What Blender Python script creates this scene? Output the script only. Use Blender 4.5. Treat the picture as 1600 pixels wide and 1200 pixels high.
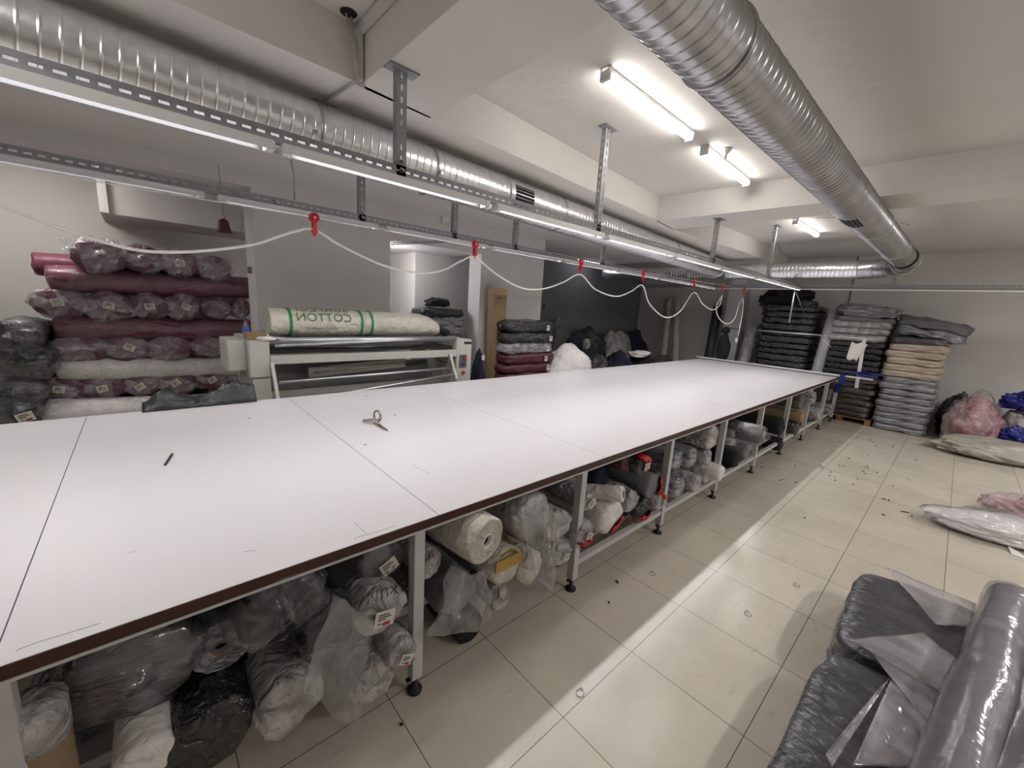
import bpy, bmesh, math, random
from mathutils import Vector, Matrix, noise
from math import sin, cos, pi, radians

for o in list(bpy.data.objects): bpy.data.objects.remove(o)
SC = bpy.context.scene
COL = SC.collection
# ------------------------------------------------------------------ camera
H = 1.92
YAW, PITCH, ROLL, F = 0.827152, -0.190682, 0.0622094, 632.51
fwd = Vector((cos(YAW)*cos(PITCH), sin(YAW)*cos(PITCH), sin(PITCH)))
r0 = Vector((sin(YAW), -cos(YAW), 0)); u0 = r0.cross(fwd)
RT = r0*cos(ROLL) + u0*sin(ROLL); UP = -r0*sin(ROLL) + u0*cos(ROLL)
cam = bpy.data.cameras.new('camera'); camo = bpy.data.objects.new('camera', cam); COL.objects.link(camo)
camo.matrix_world = Matrix(((RT.x, UP.x, -fwd.x, 0), (RT.y, UP.y, -fwd.y, 0), (RT.z, UP.z, -fwd.z, H), (0, 0, 0, 1)))
cam.sensor_width = 36; cam.lens = F/1600*36; cam.clip_start = 0.02
SC.camera = camo
SC.view_settings.view_transform = 'Standard'; SC.view_settings.look = 'None'
SC.view_settings.gamma = 1; SC.view_settings.use_curve_mapping = False
SC.view_settings.exposure = 0.68
w = bpy.data.worlds.new('world'); SC.world = w; w.use_nodes = True
w.node_tree.nodes['Background'].inputs[0].default_value = (.05, .05, .055, 1)
w.node_tree.nodes['Background'].inputs[1].default_value = 1.0
RAIL_W, DIFF_E, CEIL_E, FILL_W = 5.9, 3.0, 16.0, 36.0     # rail lamp watts, diffuser glow, ceiling tube glow, added fill lamp watts

def P(px, py, x=None, y=None, z=None):
    d = fwd*F + RT*(px-800) + UP*(600-py)
    t = x/d.x if x is not None else y/d.y if y is not None else (z-H)/d.z
    return d*t + Vector((0, 0, H))
def depth(p): return (Vector(p)-Vector((0, 0, H))).dot(fwd)

# ------------------------------------------------------------------ materials
def lin(c): return tuple(((v/255)/12.92 if v/255 <= .04045 else ((v/255+.055)/1.055)**2.4) for v in c) + (1,)
MATS = {}
def mat(name, rgb, rough=.6, metal=0, bump=0, bscale=30, var=0, vscale=4, coat=0, spec=.5, stretch=None, dist=.02, voro=False, alt=None):
    if name in MATS: return MATS[name]
    m = bpy.data.materials.new(name); m.use_nodes = True; nt = m.node_tree; b = nt.nodes['Principled BSDF']
    L = nt.links.new
    b.inputs['Roughness'].default_value = rough; b.inputs['Metallic'].default_value = metal
    b.inputs['Coat Weight'].default_value = coat; b.inputs['Coat Roughness'].default_value = .12
    b.inputs['Specular IOR Level'].default_value = spec
    tc = nt.nodes.new('ShaderNodeTexCoord'); mp = nt.nodes.new('ShaderNodeMapping'); L(tc.outputs['Object'], mp.inputs[0])
    if stretch: mp.inputs['Scale'].default_value = stretch
    c = lin(rgb)
    if var or alt:
        n = nt.nodes.new('ShaderNodeTexNoise'); n.inputs['Scale'].default_value = vscale; n.inputs['Detail'].default_value = 5
        L(mp.outputs[0], n.inputs['Vector'])
        r = nt.nodes.new('ShaderNodeValToRGB'); L(n.outputs['Fac'], r.inputs[0])
        r.color_ramp.elements[0].position = .32; r.color_ramp.elements[1].position = .68
        r.color_ramp.elements[0].color = lin(alt) if alt else tuple(v*(1-var) for v in c[:3])+(1,)
        r.color_ramp.elements[1].color = c if alt else tuple(min(1, v*(1+var)) for v in c[:3])+(1,)
        L(r.outputs[0], b.inputs['Base Color'])
    else: b.inputs['Base Color'].default_value = c
    if bump:
        if voro:
            n = nt.nodes.new('ShaderNodeTexVoronoi'); n.inputs['Scale'].default_value = bscale; out = n.outputs['Distance']
        else:
            n = nt.nodes.new('ShaderNodeTexNoise'); n.inputs['Scale'].default_value = bscale; n.inputs['Detail'].default_value = 4
            n.inputs['Distortion'].default_value = .6; out = n.outputs['Fac']
        L(mp.outputs[0], n.inputs['Vector'])
        bp = nt.nodes.new('ShaderNodeBump'); bp.inputs['Strength'].default_value = bump; bp.inputs['Distance'].default_value = dist
        L(out, bp.inputs['Height']); L(bp.outputs[0], b.inputs['Normal'])
        if coat: L(bp.outputs[0], b.inputs['Coat Normal'])
    MATS[name] = m; return m
def plastic(name, rgb, haze=.3, rough=.18, bscale=14, bump=.9):
    """clear wrinkled film: see-through, hazy, glossy"""
    if name in MATS: return MATS[name]
    m = bpy.data.materials.new(name); m.use_nodes = True; nt = m.node_tree; L = nt.links.new
    b = nt.nodes['Principled BSDF']; b.inputs['Base Color'].default_value = lin(rgb); b.inputs['Roughness'].default_value = rough
    b.inputs['Specular IOR Level'].default_value = .9
    tc = nt.nodes.new('ShaderNodeTexCoord'); n = nt.nodes.new('ShaderNodeTexNoise'); n.inputs['Scale'].default_value = bscale
    n.inputs['Detail'].default_value = 5; n.inputs['Distortion'].default_value = 1.6; L(tc.outputs['Object'], n.inputs['Vector'])
    bp = nt.nodes.new('ShaderNodeBump'); bp.inputs['Strength'].default_value = bump; bp.inputs['Distance'].default_value = .03
    L(n.outputs['Fac'], bp.inputs['Height']); L(bp.outputs[0], b.inputs['Normal'])
    r = nt.nodes.new('ShaderNodeMapRange'); r.inputs['From Min'].default_value = .4; r.inputs['From Max'].default_value = .75
    r.inputs['To Min'].default_value = haze*.35; r.inputs['To Max'].default_value = min(1, haze*2); L(n.outputs['Fac'], r.inputs['Value'])
    t = nt.nodes.new('ShaderNodeBsdfTransparent'); mx = nt.nodes.new('ShaderNodeMixShader')
    L(r.outputs[0], mx.inputs[0]); L(t.outputs[0], mx.inputs[1]); L(b.outputs[0], mx.inputs[2])
    g = nt.nodes.new('ShaderNodeBsdfGlossy'); g.inputs['Roughness'].default_value = rough*.8; L(bp.outputs[0], g.inputs['Normal'])
    lw = nt.nodes.new('ShaderNodeLayerWeight'); lw.inputs['Blend'].default_value = .5; L(bp.outputs[0], lw.inputs['Normal'])
    pw = nt.nodes.new('ShaderNodeMath'); pw.operation = 'POWER'; pw.inputs[1].default_value = 3.2; L(lw.outputs['Facing'], pw.inputs[0])
    fr = nt.nodes.new('ShaderNodeMath'); fr.operation = 'MULTIPLY_ADD'; fr.inputs[1].default_value = .6; fr.inputs[2].default_value = .055; L(pw.outputs[0], fr.inputs[0])
    mx2 = nt.nodes.new('ShaderNodeMixShader'); L(fr.outputs[0], mx2.inputs[0]); L(mx.outputs[0], mx2.inputs[1]); L(g.outputs[0], mx2.inputs[2])
    L(mx2.outputs[0], nt.nodes['Material Output'].inputs['Surface'])
    MATS[name] = m; return m
def emis(name, rgb, s):
    if name in MATS: return MATS[name]
    m = bpy.data.materials.new(name); m.use_nodes = True; b = m.node_tree.nodes['Principled BSDF']
    b.inputs['Base Color'].default_value = lin(rgb); b.inputs['Emission Color'].default_value = lin(rgb)
    b.inputs['Emission Strength'].default_value = s; MATS[name] = m; return m

M_wall = mat('painted_plaster', (203, 200, 198), .75, bump=.12, bscale=6, var=.03, vscale=1.2, dist=.03)
M_wallg = mat('grey_plaster', (206, 203, 201), .75, bump=.12, bscale=6, var=.03, vscale=1.2, dist=.03)
M_dark = mat('dark_grey_wall', (122, 122, 127), .8, var=.05, vscale=2)  # darker, bluer grey than the other walls
M_ceil = mat('ceiling_plaster', (214, 211, 207), .7, bump=.35, bscale=3.5, var=.02, vscale=1, dist=.03)
M_galv = mat('galvanised_steel', (236, 237, 240), .28, 1, bump=.04, bscale=40, var=.1, vscale=14)
M_galvd = mat('galvanised_steel_dark', (182, 182, 186), .3, 1, bump=.05, bscale=30, var=.16, vscale=5)  # darker and more mottled than the plain galvanised steel
M_slot = mat('zinc_rail', (158, 160, 164), .4, .6, var=.08, vscale=20)
M_white = mat('white_enamel', (214, 213, 214), .45, var=.02)
M_legw = mat('white_table_paint', (190, 188, 188), .5, var=.05, vscale=10)
M_blk = mat('black_rubber', (22, 22, 24), .6)
M_dkm = mat('hole_shade', (12, 12, 13), .8)  # near-black that paints the shade inside holes and slots
M_lam = mat('white_laminate', (209, 205, 207), .3, bump=.02, bscale=4, var=.012, vscale=1.2)
M_edge = mat('brown_edge_band', (62, 28, 24), .45, var=.1)
M_alu = mat('aluminium', (205, 206, 210), .3, .9)
M_red = mat('red_plastic', (200, 30, 48), .35)
M_cable = mat('white_cable', (228, 226, 222), .5)
M_card = mat('paper_label', (206, 202, 190), .8, var=.04, vscale=30)
M_ink = mat('label_ink', (40, 38, 40), .8)
M_redp = mat('red_tape', (176, 36, 32), .5)
M_kraft = mat('brown_cardboard', (140, 117, 90), .8, var=.08, vscale=8)
M_tape = mat('brown_tape', (176, 138, 62), .35)
M_burg = mat('burgundy_fabric', (116, 52, 74), .7, bump=.3, bscale=40, alt=(98, 40, 60), vscale=5, coat=.3)
M_burgend = mat('burgundy_fabric_in_film', (92, 48, 64), .5, bump=.8, bscale=12, alt=(112, 78, 92), vscale=7, coat=.5, dist=.05)
M_whf = mat('white_fabric', (224, 219, 217), .8, bump=.6, bscale=14, var=.08, vscale=6, dist=.04)
M_cream = mat('cream_fabric', (192, 185, 174), .85, bump=.9, dist=.04, bscale=14, var=.08, vscale=6)
M_whp = mat('white_plastic_bag', (190, 186, 186), .3, bump=1, bscale=11, alt=(128, 124, 124), vscale=9, coat=.4, dist=.06)
M_grf = mat('grey_fabric', (112, 112, 116), .8, bump=.5, bscale=20, var=.12, vscale=5, coat=.1)
M_blkf = mat('black_fabric', (20, 20, 24), .9, bump=.7, bscale=12, var=.3, vscale=6)
M_navy = mat('navy_fabric', (22, 24, 44), .85, bump=.5, bscale=12, var=.2)
M_blkp = mat('black_plastic', (34, 34, 39), .2, bump=1, bscale=16, alt=(16, 16, 19), vscale=6, coat=.7, dist=.05)
M_blkg = mat('dark_grey_bale_film', (76, 76, 84), .26, bump=.6, bscale=16, alt=(56, 56, 64), vscale=5, coat=.8, stretch=(2.2, .8, 1), dist=.03)
M_silv = mat('silver_grey_film', (172, 172, 178), .2, bump=1, bscale=10, alt=(92, 92, 98), vscale=9, coat=.6, stretch=(1, .6, 3), dist=.05)
M_beige = mat('beige_film', (216, 202, 186), .24, bump=1, bscale=10, alt=(166, 148, 132), vscale=8, coat=.5, stretch=(1, .6, 3), dist=.05)
M_brn = mat('brown_grey_film', (104, 92, 86), .3, bump=.8, bscale=10, alt=(54, 48, 46), vscale=8, coat=.5, stretch=(1, .6, 3), dist=.05)
M_dbag = mat('dark_grey_bag', (52, 56, 58), .3, bump=.9, bscale=12, alt=(24, 26, 28), vscale=7, coat=.5, dist=.07)
M_blue = mat('blue_film', (26, 34, 120), .35, bump=.8, bscale=10, var=.3)
M_pink = mat('pinkish_clear_bag', (198, 180, 184), .3, bump=.9, bscale=7, alt=(156, 92, 102), vscale=2, coat=.4, dist=.08)
M_sack = mat('woven_sack', (186, 180, 168), .5, bump=.7, bscale=7, alt=(152, 146, 136), vscale=2.5)
M_clear = plastic('clear_film', (215, 212, 216), .10, bump=.55)
M_wrapend = plastic('crinkled_wrap_film', (224, 216, 222), .3, rough=.12, bscale=9, bump=1)
M_clearh = plastic('hazy_film', (176, 174, 184), .22, bscale=4, bump=.28)
M_sheet = plastic('hazy_sheet_film', (200, 196, 204), .42, bscale=2.5, bump=.35)
M_bale = mat('deep_maroon_fabric', (78, 20, 34), .6, bump=.5, var=.2, coat=.4)
M_wood = mat('pallet_wood', (132, 98, 62), .8, bump=.3, bscale=20, var=.2, vscale=9, stretch=(1, .2, 1))
M_green = mat('green_ink', (38, 130, 74), .6)
M_greenf = mat('faded_green_ink', (92, 118, 92), .7)
M_bell = mat('bell_brown', (78, 40, 30), .5, .3)
M_steel = mat('scissor_steel', (150, 146, 138), .25, 1)
M_bluepl = mat('blue_plastic', (36, 48, 120), .35)
M_orange = mat('orange_knob', (190, 70, 30), .4)

def floor_mat():
    m = bpy.data.materials.new('floor_tiles'); m.use_nodes = True; nt = m.node_tree; L = nt.links.new; b = nt.nodes['Principled BSDF']
    tc = nt.nodes.new('ShaderNodeTexCoord'); mp = nt.nodes.new('ShaderNodeMapping'); L(tc.outputs['Object'], mp.inputs[0])
    mp.inputs['Location'].default_value = (-(1.942-1.8), -(.9496-.6), 0)
    br = nt.nodes.new('ShaderNodeTexBrick'); br.offset = 0; br.squash = 1
    br.inputs['Scale'].default_value = 1; br.inputs['Brick Width'].default_value = .6; br.inputs['Row Height'].default_value = .6
    br.inputs['Mortar Size'].default_value = .0022; br.inputs['Mortar Smooth'].default_value = .2; br.inputs['Bias'].default_value = 0
    br.inputs['Color1'].default_value = lin((202, 194, 180)); br.inputs['Color2'].default_value = lin((197, 189, 175)); br.inputs['Mortar'].default_value = lin((92, 84, 74))
    L(mp.outputs[0], br.inputs['Vector'])
    n = nt.nodes.new('ShaderNodeTexNoise'); n.inputs['Scale'].default_value = 1.6; n.inputs['Detail'].default_value = 8; n.inputs['Roughness'].default_value = .65
    L(tc.outputs['Object'], n.inputs['Vector'])
    r = nt.nodes.new('ShaderNodeMapRange'); r.inputs['From Min'].default_value = .3; r.inputs['From Max'].default_value = .7
    r.inputs['To Min'].default_value = .86; r.inputs['To Max'].default_value = 1.05; L(n.outputs['Fac'], r.inputs['Value'])
    # dirt scuffs, denser far down the aisle
    n2 = nt.nodes.new('ShaderNodeTexNoise'); n2.inputs['Scale'].default_value = 9; n2.inputs['Detail'].default_value = 9
    mp2 = nt.nodes.new('ShaderNodeMapping'); mp2.inputs['Scale'].default_value = (.6, 2.4, 1); L(tc.outputs['Object'], mp2.inputs[0]); L(mp2.outputs[0], n2.inputs['Vector'])
    r2 = nt.nodes.new('ShaderNodeMapRange'); r2.inputs['From Min'].default_value = .62; r2.inputs['From Max'].default_value = .78
    r2.inputs['To Min'].default_value = 1; r2.inputs['To Max'].default_value = .8; L(n2.outputs['Fac'], r2.inputs['Value'])
    mu = nt.nodes.new('ShaderNodeMath'); mu.operation = 'MULTIPLY'; L(r.outputs[0], mu.inputs[0]); L(r2.outputs[0], mu.inputs[1])
    mx = nt.nodes.new('ShaderNodeVectorMath'); mx.operation = 'SCALE'; L(br.outputs['Color'], mx.inputs[0]); L(mu.outputs[0], mx.inputs['Scale'])
    L(mx.outputs[0], b.inputs['Base Color'])
    b.inputs['Roughness'].default_value = .3; b.inputs['Specular IOR Level'].default_value = .5
    r3 = nt.nodes.new('ShaderNodeMapRange'); r3.inputs['To Min'].default_value = .15; r3.inputs['To Max'].default_value = .3; L(n.outputs['Fac'], r3.inputs['Value']); L(r3.outputs[0], b.inputs['Roughness'])
    return m
M_floor = floor_mat()

# ------------------------------------------------------------------ helpers
def obj(name, bm, m, parent=None, smooth=False, loc=None, rot=None):
    me = bpy.data.meshes.new(name); bm.to_mesh(me); bm.free()
    if smooth:
        for p in me.polygons: p.use_smooth = True
    ms = m if isinstance(m, (list, tuple)) else [m]
    for k in ms: me.materials.append(k)
    o = bpy.data.objects.new(name, me); COL.objects.link(o)
    if parent: o.parent = parent
    if loc is not None: o.location = loc
    if rot is not None: o.rotation_euler = rot
    return o
def tag(o, label, cat, group=None, kind=None):
    o['label'] = label; o['category'] = cat
    if group: o['group'] = group
    if kind: o['kind'] = kind
    return o
def thing(name, label, cat, loc=(0, 0, 0), group=None, rot=None):
    o = bpy.data.objects.new(name, None); COL.objects.link(o); o.location = loc; o.empty_display_size = .1
    if rot is not None: o.rotation_euler = rot
    return tag(o, label, cat, group)
def struct(name, bm, m, label=None):
    o = obj(name, bm, m); o['kind'] = 'structure'
    if label: o['label'] = label
    return o
def NB(): return bmesh.new()
def box(bm, x0, x1, y0, y1, z0, z1, bev=0):
    v = [bm.verts.new((x, y, z)) for x in (x0, x1) for y in (y0, y1) for z in (z0, z1)]
    fs = [bm.faces.new([v[i] for i in f]) for f in ((0, 1, 3, 2), (4, 6, 7, 5), (0, 4, 5, 1), (2, 3, 7, 6), (0, 2, 6, 4), (1, 5, 7, 3))]
    if bev:
        es = list({e for f in fs for e in f.edges}); bmesh.ops.bevel(bm, geom=es, offset=bev, segments=2, affect='EDGES')
    return fs
def obox(bm, a, b, wd, ht, up=(0, 0, 1)):
    """bar from a to b, width wd sideways, ht along up"""
    a, b = Vector(a), Vector(b); d = (b-a).normalized(); s = d.cross(Vector(up))
    if s.length < 1e-4: s = d.cross(Vector((0, 1, 0)))
    s.normalize(); u = s.cross(d)
    v = [bm.verts.new(p + s*(wd/2*i) + u*(ht/2*j)) for p in (a, b) for i in (-1, 1) for j in (-1, 1)]
    for f in ((0, 1, 3, 2), (4, 6, 7, 5), (0, 4, 5, 1), (2, 3, 7, 6), (0, 2, 6, 4), (1, 5, 7, 3)): bm.faces.new([v[i] for i in f])
def prism(bm, pts, z0, z1):
    lo = [bm.verts.new((p[0], p[1], z0)) for p in pts]; hi = [bm.verts.new((p[0], p[1], z1)) for p in pts]
    bm.faces.new(lo[::-1]); bm.faces.new(hi); n = len(pts)
    for i in range(n): bm.faces.new((lo[i], lo[(i+1) % n], hi[(i+1) % n], hi[i]))
def frame(d):
    d = Vector(d).normalized(); a = Vector((0, 0, 1)) if abs(d.z) < .9 else Vector((1, 0, 0))
    s = d.cross(a).normalized(); return s, s.cross(d)
def tube(bm, pts, r, seg=8, cap=True, rf=None):
    pts = [Vector(p) for p in pts]; rings = []; s, u = frame(pts[1]-pts[0])
    for i, p in enumerate(pts):
        d = (pts[min(i+1, len(pts)-1)]-pts[max(i-1, 0)]).normalized()
        s = (s-d*s.dot(d)).normalized(); u = s.cross(d)
        rr = rf(i) if rf else r
        rings.append([bm.verts.new(p + (s*cos(2*pi*k/seg)+u*sin(2*pi*k/seg))*rr) for k in range(seg)])
    for a, b in zip(rings, rings[1:]):
        for k in range(seg): bm.faces.new((a[k], a[(k+1) % seg], b[(k+1) % seg], b[k]))
    if cap: bm.faces.new(rings[0][::-1]); bm.faces.new(rings[-1])
def lathe(bm, prof, c=(0, 0, 0), seg=16, axis='Z'):
    rings = []
    for r, h in prof:
        ring = []
        for k in range(seg):
            a = 2*pi*k/seg; q = (r*cos(a), r*sin(a), h)
            if axis == 'Y': q = (q[0], q[2], q[1])
            ring.append(bm.verts.new((c[0]+q[0], c[1]+q[1], c[2]+q[2])))
        rings.append(ring)
    for a, b in zip(rings, rings[1:]):
        for k in range(seg): bm.faces.new((a[k], a[(k+1) % seg], b[(k+1) % seg], b[k]))
    bm.faces.new(rings[0][::-1]); bm.faces.new(rings[-1])
    bmesh.ops.recalc_face_normals(bm, faces=bm.faces)
def smoothpath(pts, n=8):
    pts = [Vector(p) for p in pts]; out = []
    for i in range(len(pts)-1):
        a, b, c, d = pts[max(i-1, 0)], pts[i], pts[i+1], pts[min(i+2, len(pts)-1)]
        for k in range(n):
            t = k/n; out.append(.5*((2*b)+(c-a)*t+(2*a-5*b+4*c-d)*t*t+(3*b-a-3*c+d)*t**3))
    out.append(pts[-1]); return out
def nz(v, s, seed): return noise.noise(Vector((v[0]*s+seed*13.7, v[1]*s-seed*7.1, v[2]*s+seed*3.3)))

def roll_bm(r, L, seed=0, lump=.03, style='pouch', sag=.92, seg=28, hole=0, inflate=0, backcap=True):
    """fabric roll lying along +Y, its front end at y=0"""
    if style == 'pouch':
        prof = [(.0, .012), (.12, .0), (.3, .004), (.55, .006), (.8, .01), (.93, .02), (.985, .04), (1, .14)]
    elif style == 'knot':
        prof = [(.0, -.05), (.1, -.045), (.16, -.02), (.34, .0), (.62, .01), (.86, .02), (.97, .045), (1, .13)]
    else:
        h = max(hole/r, .0)
        prof = [(h, .10), (h, .006), (h+.08, .0)] + ([(k, .011 if i % 2 else .0) for i, k in enumerate([h+.2, h+.32, h+.42, h+.5, h+.58, h+.66, h+.74, h+.8]) if k < .9]) + [(.93, .0), (.985, .006), (1, .02), (1, .14)]
    n = max(3, int((L-.14)/.12)); prof = prof + [(1, .14+(L-.2)*(i+1)/n) for i in range(n)]
    prof += [(.9, L-.015), (.5, L)]
    bm = NB(); rings = []
    for k, (f, y) in enumerate(prof):
        ring = []
        for i in range(seg):
            a = 2*pi*i/seg; R = f*r+inflate
            v = Vector((R*cos(a), y, R*sin(a)))
            l = lump*r*4
            q = nz((cos(a)*.5, y*1.2, sin(a)*.5), 2.2, seed)*l + nz((cos(a)*1.5, y*3, sin(a)*1.5), 3.5, seed+5)*l*.5
            if style != 'flat': q += (abs(nz((cos(a)*3, y*2, sin(a)*3), 3, seed+9)))*l*.6*(1 if y < .2 else .35)
            fac = 1+q/r
            v.x *= fac; v.z *= fac*sag
            if style != 'flat' and y < .1: v.y += nz((v.x*10, v.z*10, 0), 1.2, seed+2)*.02
            ring.append(bm.verts.new(v))
        rings.append(ring)
    for a, b in zip(rings, rings[1:]):
        for k in range(seg): bm.faces.new((a[k], b[k], b[(k+1) % seg], a[(k+1) % seg]))
    if prof[0][0] > 0: bm.faces.new(rings[0])
    else: bm.faces.new(rings[0]) if False else None
    if backcap: bm.faces.new(rings[-1][::-1])
    bmesh.ops.remove_doubles(bm, verts=bm.verts, dist=1e-5)
    bmesh.ops.recalc_face_normals(bm, faces=bm.faces)
    return bm
def cards(parent, r, seed, size=.06, marks=True, y=-.012, off=(0, 0), ang=None, red=False):
    """paper label on the front end of a roll, with printed lines"""
    rnd = random.Random(seed); a = ang if ang is not None else rnd.uniform(-.6, .6)
    bm = NB(); box(bm, -size/2, size/2, -.0015, .0015, -size*.4, size*.4)
    c = obj('paper_label', bm, M_card, parent, loc=(off[0], y, off[1]), rot=(0, a, 0)); c['label'] = 'white printed paper label'
    if marks:
        bm = NB(); s = size
        for i, (x0, x1, z) in enumerate([(-.35, .2, .22), (-.35, .3, .1), (-.35, .05, -.02), (.02, .3, -.2), (-.35, -.15, -.22)]):
            box(bm, x0*s, x1*s, -.0022, -.0016, z*s-.03*s, z*s+.03*s)
        obj('printed_lines', bm, M_ink, c)
        if red:
            bm = NB(); box(bm, -.1*s, .3*s, -.0026, -.0018, -.34*s, -.2*s); obj('red_stamp', bm, M_redp, c)
    return c
def bale_bm(dx, dy, dz, seed=0, p=7, lump=.05, nx=10, ny=10, nzz=5, folds=0):
    """folded fabric in a bag: pillow-edged block, base centred at origin"""
    bm = NB(); grid = {}
    def pt(u, v, t):
        m = (abs(u)**p+abs(v)**p+abs(t)**p)**(1/p) or 1
        k = max(abs(u), abs(v), abs(t))/m
        return Vector((u*k, v*k, t*k))
    def getv(i, j, k):
        key = (i, j, k)
        if key in grid: return grid[key]
        q = pt(2*i/nx-1, 2*j/ny-1, 2*k/nzz-1)
        v = Vector((q.x*dx/2, q.y*dy/2, q.z*dz/2))
        edge = max(abs(q.x), abs(q.y))
        v.z *= 1-.12*max(0, edge-.55)
        a = lump*dz*2.2
        v.z += nz(v, 5, seed)*a*.5
        dr = nz((v.x, v.y, v.z*3), 7, seed+3)*a*.55+nz((v.x, v.y, v.z*4), 16, seed+4)*a*.25
        if folds: dr += .012*sin((v.z/dz)*folds*2*pi)
        v.x += dr*(1 if q.x > 0 else -1)*abs(q.x); v.y += dr*(1 if q.y > 0 else -1)*abs(q.y)
        v.z += dz/2
        grid[key] = bm.verts.new(v); return grid[key]
    for a in range(nx):
        for b in range(ny):
            bm.faces.new((getv(a, b, 0), getv(a, b+1, 0), getv(a+1, b+1, 0), getv(a+1, b, 0)))
            bm.faces.new((getv(a, b, nzz), getv(a+1, b, nzz), getv(a+1, b+1, nzz), getv(a, b+1, nzz)))
    for a in range(nx):
        for c in range(nzz):
            bm.faces.new((getv(a, 0, c), getv(a+1, 0, c), getv(a+1, 0, c+1), getv(a, 0, c+1)))
            bm.faces.new((getv(a, ny, c), getv(a, ny, c+1), getv(a+1, ny, c+1), getv(a+1, ny, c)))
    for b in range(ny):
        for c in range(nzz):
            bm.faces.new((getv(0, b, c), getv(0, b, c+1), getv(0, b+1, c+1), getv(0, b+1, c)))
            bm.faces.new((getv(nx, b, c), getv(nx, b+1, c), getv(nx, b+1, c+1), getv(nx, b, c+1)))
    return bm
def blob_bm(rx, ry, rz, seed=0, amp=.25, sub=4, flat=.75, fs=3.0, top=0):
    """sack / heap: wrinkled ellipsoid with a flattened base at z=0"""
    bm = NB(); bmesh.ops.create_icosphere(bm, subdivisions=sub, radius=1)
    for v in bm.verts:
        c = v.co.copy(); n = nz(c, fs*.5, seed)*amp + (abs(nz(c, fs, seed+4))-.2)*amp*.7 + nz(c, fs*3, seed+8)*amp*.18
        c = c*(1+n)
        if c.z < -flat: c.z = -flat+(c.z+flat)*.05
        v.co = Vector((c.x*rx, c.y*ry, (c.z+flat)/(1+flat)*rz*2))
    return bm

# ================================================================== ROOM
ZB, ZC, XW = 3.14, 3.43, 11.7
bm = NB(); box(bm, -4, XW+.3, -4.3, 9.3, -.1, 0); struct('floor', bm, M_floor)
bm = NB(); box(bm, -4, XW+.3, -4.3, 9.3, ZC, ZC+.1); struct('ceiling', bm, M_ceil)
# down-stand slab / beams (plan outlines)
def beam(name, pts):
    bm = NB(); prism(bm, pts, ZB, ZC+.01); bmesh.ops.recalc_face_normals(bm, faces=bm.faces); struct(name, bm, M_ceil)
beam('ceiling_slab_left', [(-4, 2.5), (.21, 2.58), (1.0, 2.62), (1.56, 2.68), (5.17, 2.98), (5.8, 3.06), (8.4, 2.95), (XW, 3.1), (XW, 9.3), (-4, 9.3)])
beam('ceiling_beam_near', [(1.07, 2.66), (1.12, -4.3), (1.60, -4.3), (1.57, 2.7)])
beam('ceiling_beam_far', [(5.17, 3.0), (5.45, -4.3), (6.0, -4.3), (5.78, 3.08)])
for n_, a in (('wall_back', (XW, XW+.25, -4.3, 9.3)), ('wall_behind', (-4.2, -4, -4.3, 9.3)), ('wall_right', (-4, XW, -4.3, -4.05))):
    bm = NB(); box(bm, *a, 0, ZC); struct(n_, bm, M_wall)
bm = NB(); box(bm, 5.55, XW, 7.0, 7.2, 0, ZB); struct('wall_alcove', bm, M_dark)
bm = NB(); box(bm, XW-.4, XW, 3.85, 4.25, 0, ZC); struct('trim_1', bm, M_wallg)
bm = NB(); box(bm, -4, 5.6, 7.3, 7.5, 0, ZB); struct('wall_left', bm, M_wallg)
bm = NB(); box(bm, .98, 2.575, 5.4, 5.85, 0, ZB, 0); struct('wall_pier', bm, M_wallg)
bm = NB(); box(bm, 4.13, 5.58, 5.4, 5.72, 0, ZB); box(bm, 5.35, 5.58, 5.72, 7.1, 0, ZB); struct('wall_pier_far', bm, M_wallg)
bm = NB(); box(bm, 3.5, 5.35, 6.4, 7.3, 0, ZB); struct('wall_recess', bm, M_wall)
bm = NB(); box(bm, 2.575, 4.13, 5.4, 7.3, 2.70, ZB); struct('trim_2', bm, M_wallg)
bm = NB(); box(bm, -4, .98, 5.4, 5.85, 3.0, ZB); struct('trim_3', bm, M_wallg)
bm = NB(); box(bm, -.17, 2.4, 6.3, 7.3, 2.62, ZB)
struct('trim_4', bm, M_wallg)
bm = NB(); box(bm, -.24, -.17, 6.26, 7.3, 2.62, ZB); struct('trim_5', bm, M_wall)

# ================================================================== CUTTING TABLE
TX0, TX1, TY0, TY1, TZ = -1.7, 10.35, 1.485, 4.16, .94
tb = thing('cutting_table', 'long white laminate fabric cutting table with brown edge, shelf below', 'table', (TX0, TY0, 0))
def tobj(name, bm, m, smooth=False, parent=tb):
    bmesh.ops.translate(bm, verts=bm.verts, vec=(-TX0, -TY0, 0)); return obj(name, bm, m, parent, smooth)
seams = [TX0, -.36, .955, 2.28, 3.6, 4.93, 6.26, 7.58, 8.9, TX1]
for a, b in zip(seams, seams[1:]):
    bm = NB(); box(bm, a+.002, b-.002, TY0, TY1, TZ-.018, TZ); tobj('tabletop_panel', bm, M_lam)
bm = NB(); box(bm, TX0, TX1, TY0+.004, TY1, TZ-.04, TZ-.0185); tobj('substrate', bm, M_edge)
bm = NB(); box(bm, TX0, TX1, TY0-.003, TY0+.0, TZ-.042, TZ-.002); tobj('edge_band', bm, M_edge)
bm = NB(); box(bm, TX0, TX1, TY0-.0075, TY0+.04, TZ-.0515, TZ-.0425)
for x in [TX0+.1+i*1.2 for i in range(11)]: box(bm, x, x+.04, TY0+.05, TY1-.02, TZ-.08, TZ-.041)
tobj('top_frame', bm, M_legw)
legx = [-.36, .86, 2.07, 3.28, 4.46, 5.66, 6.86, 8.06, 9.26, 10.28]
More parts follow.
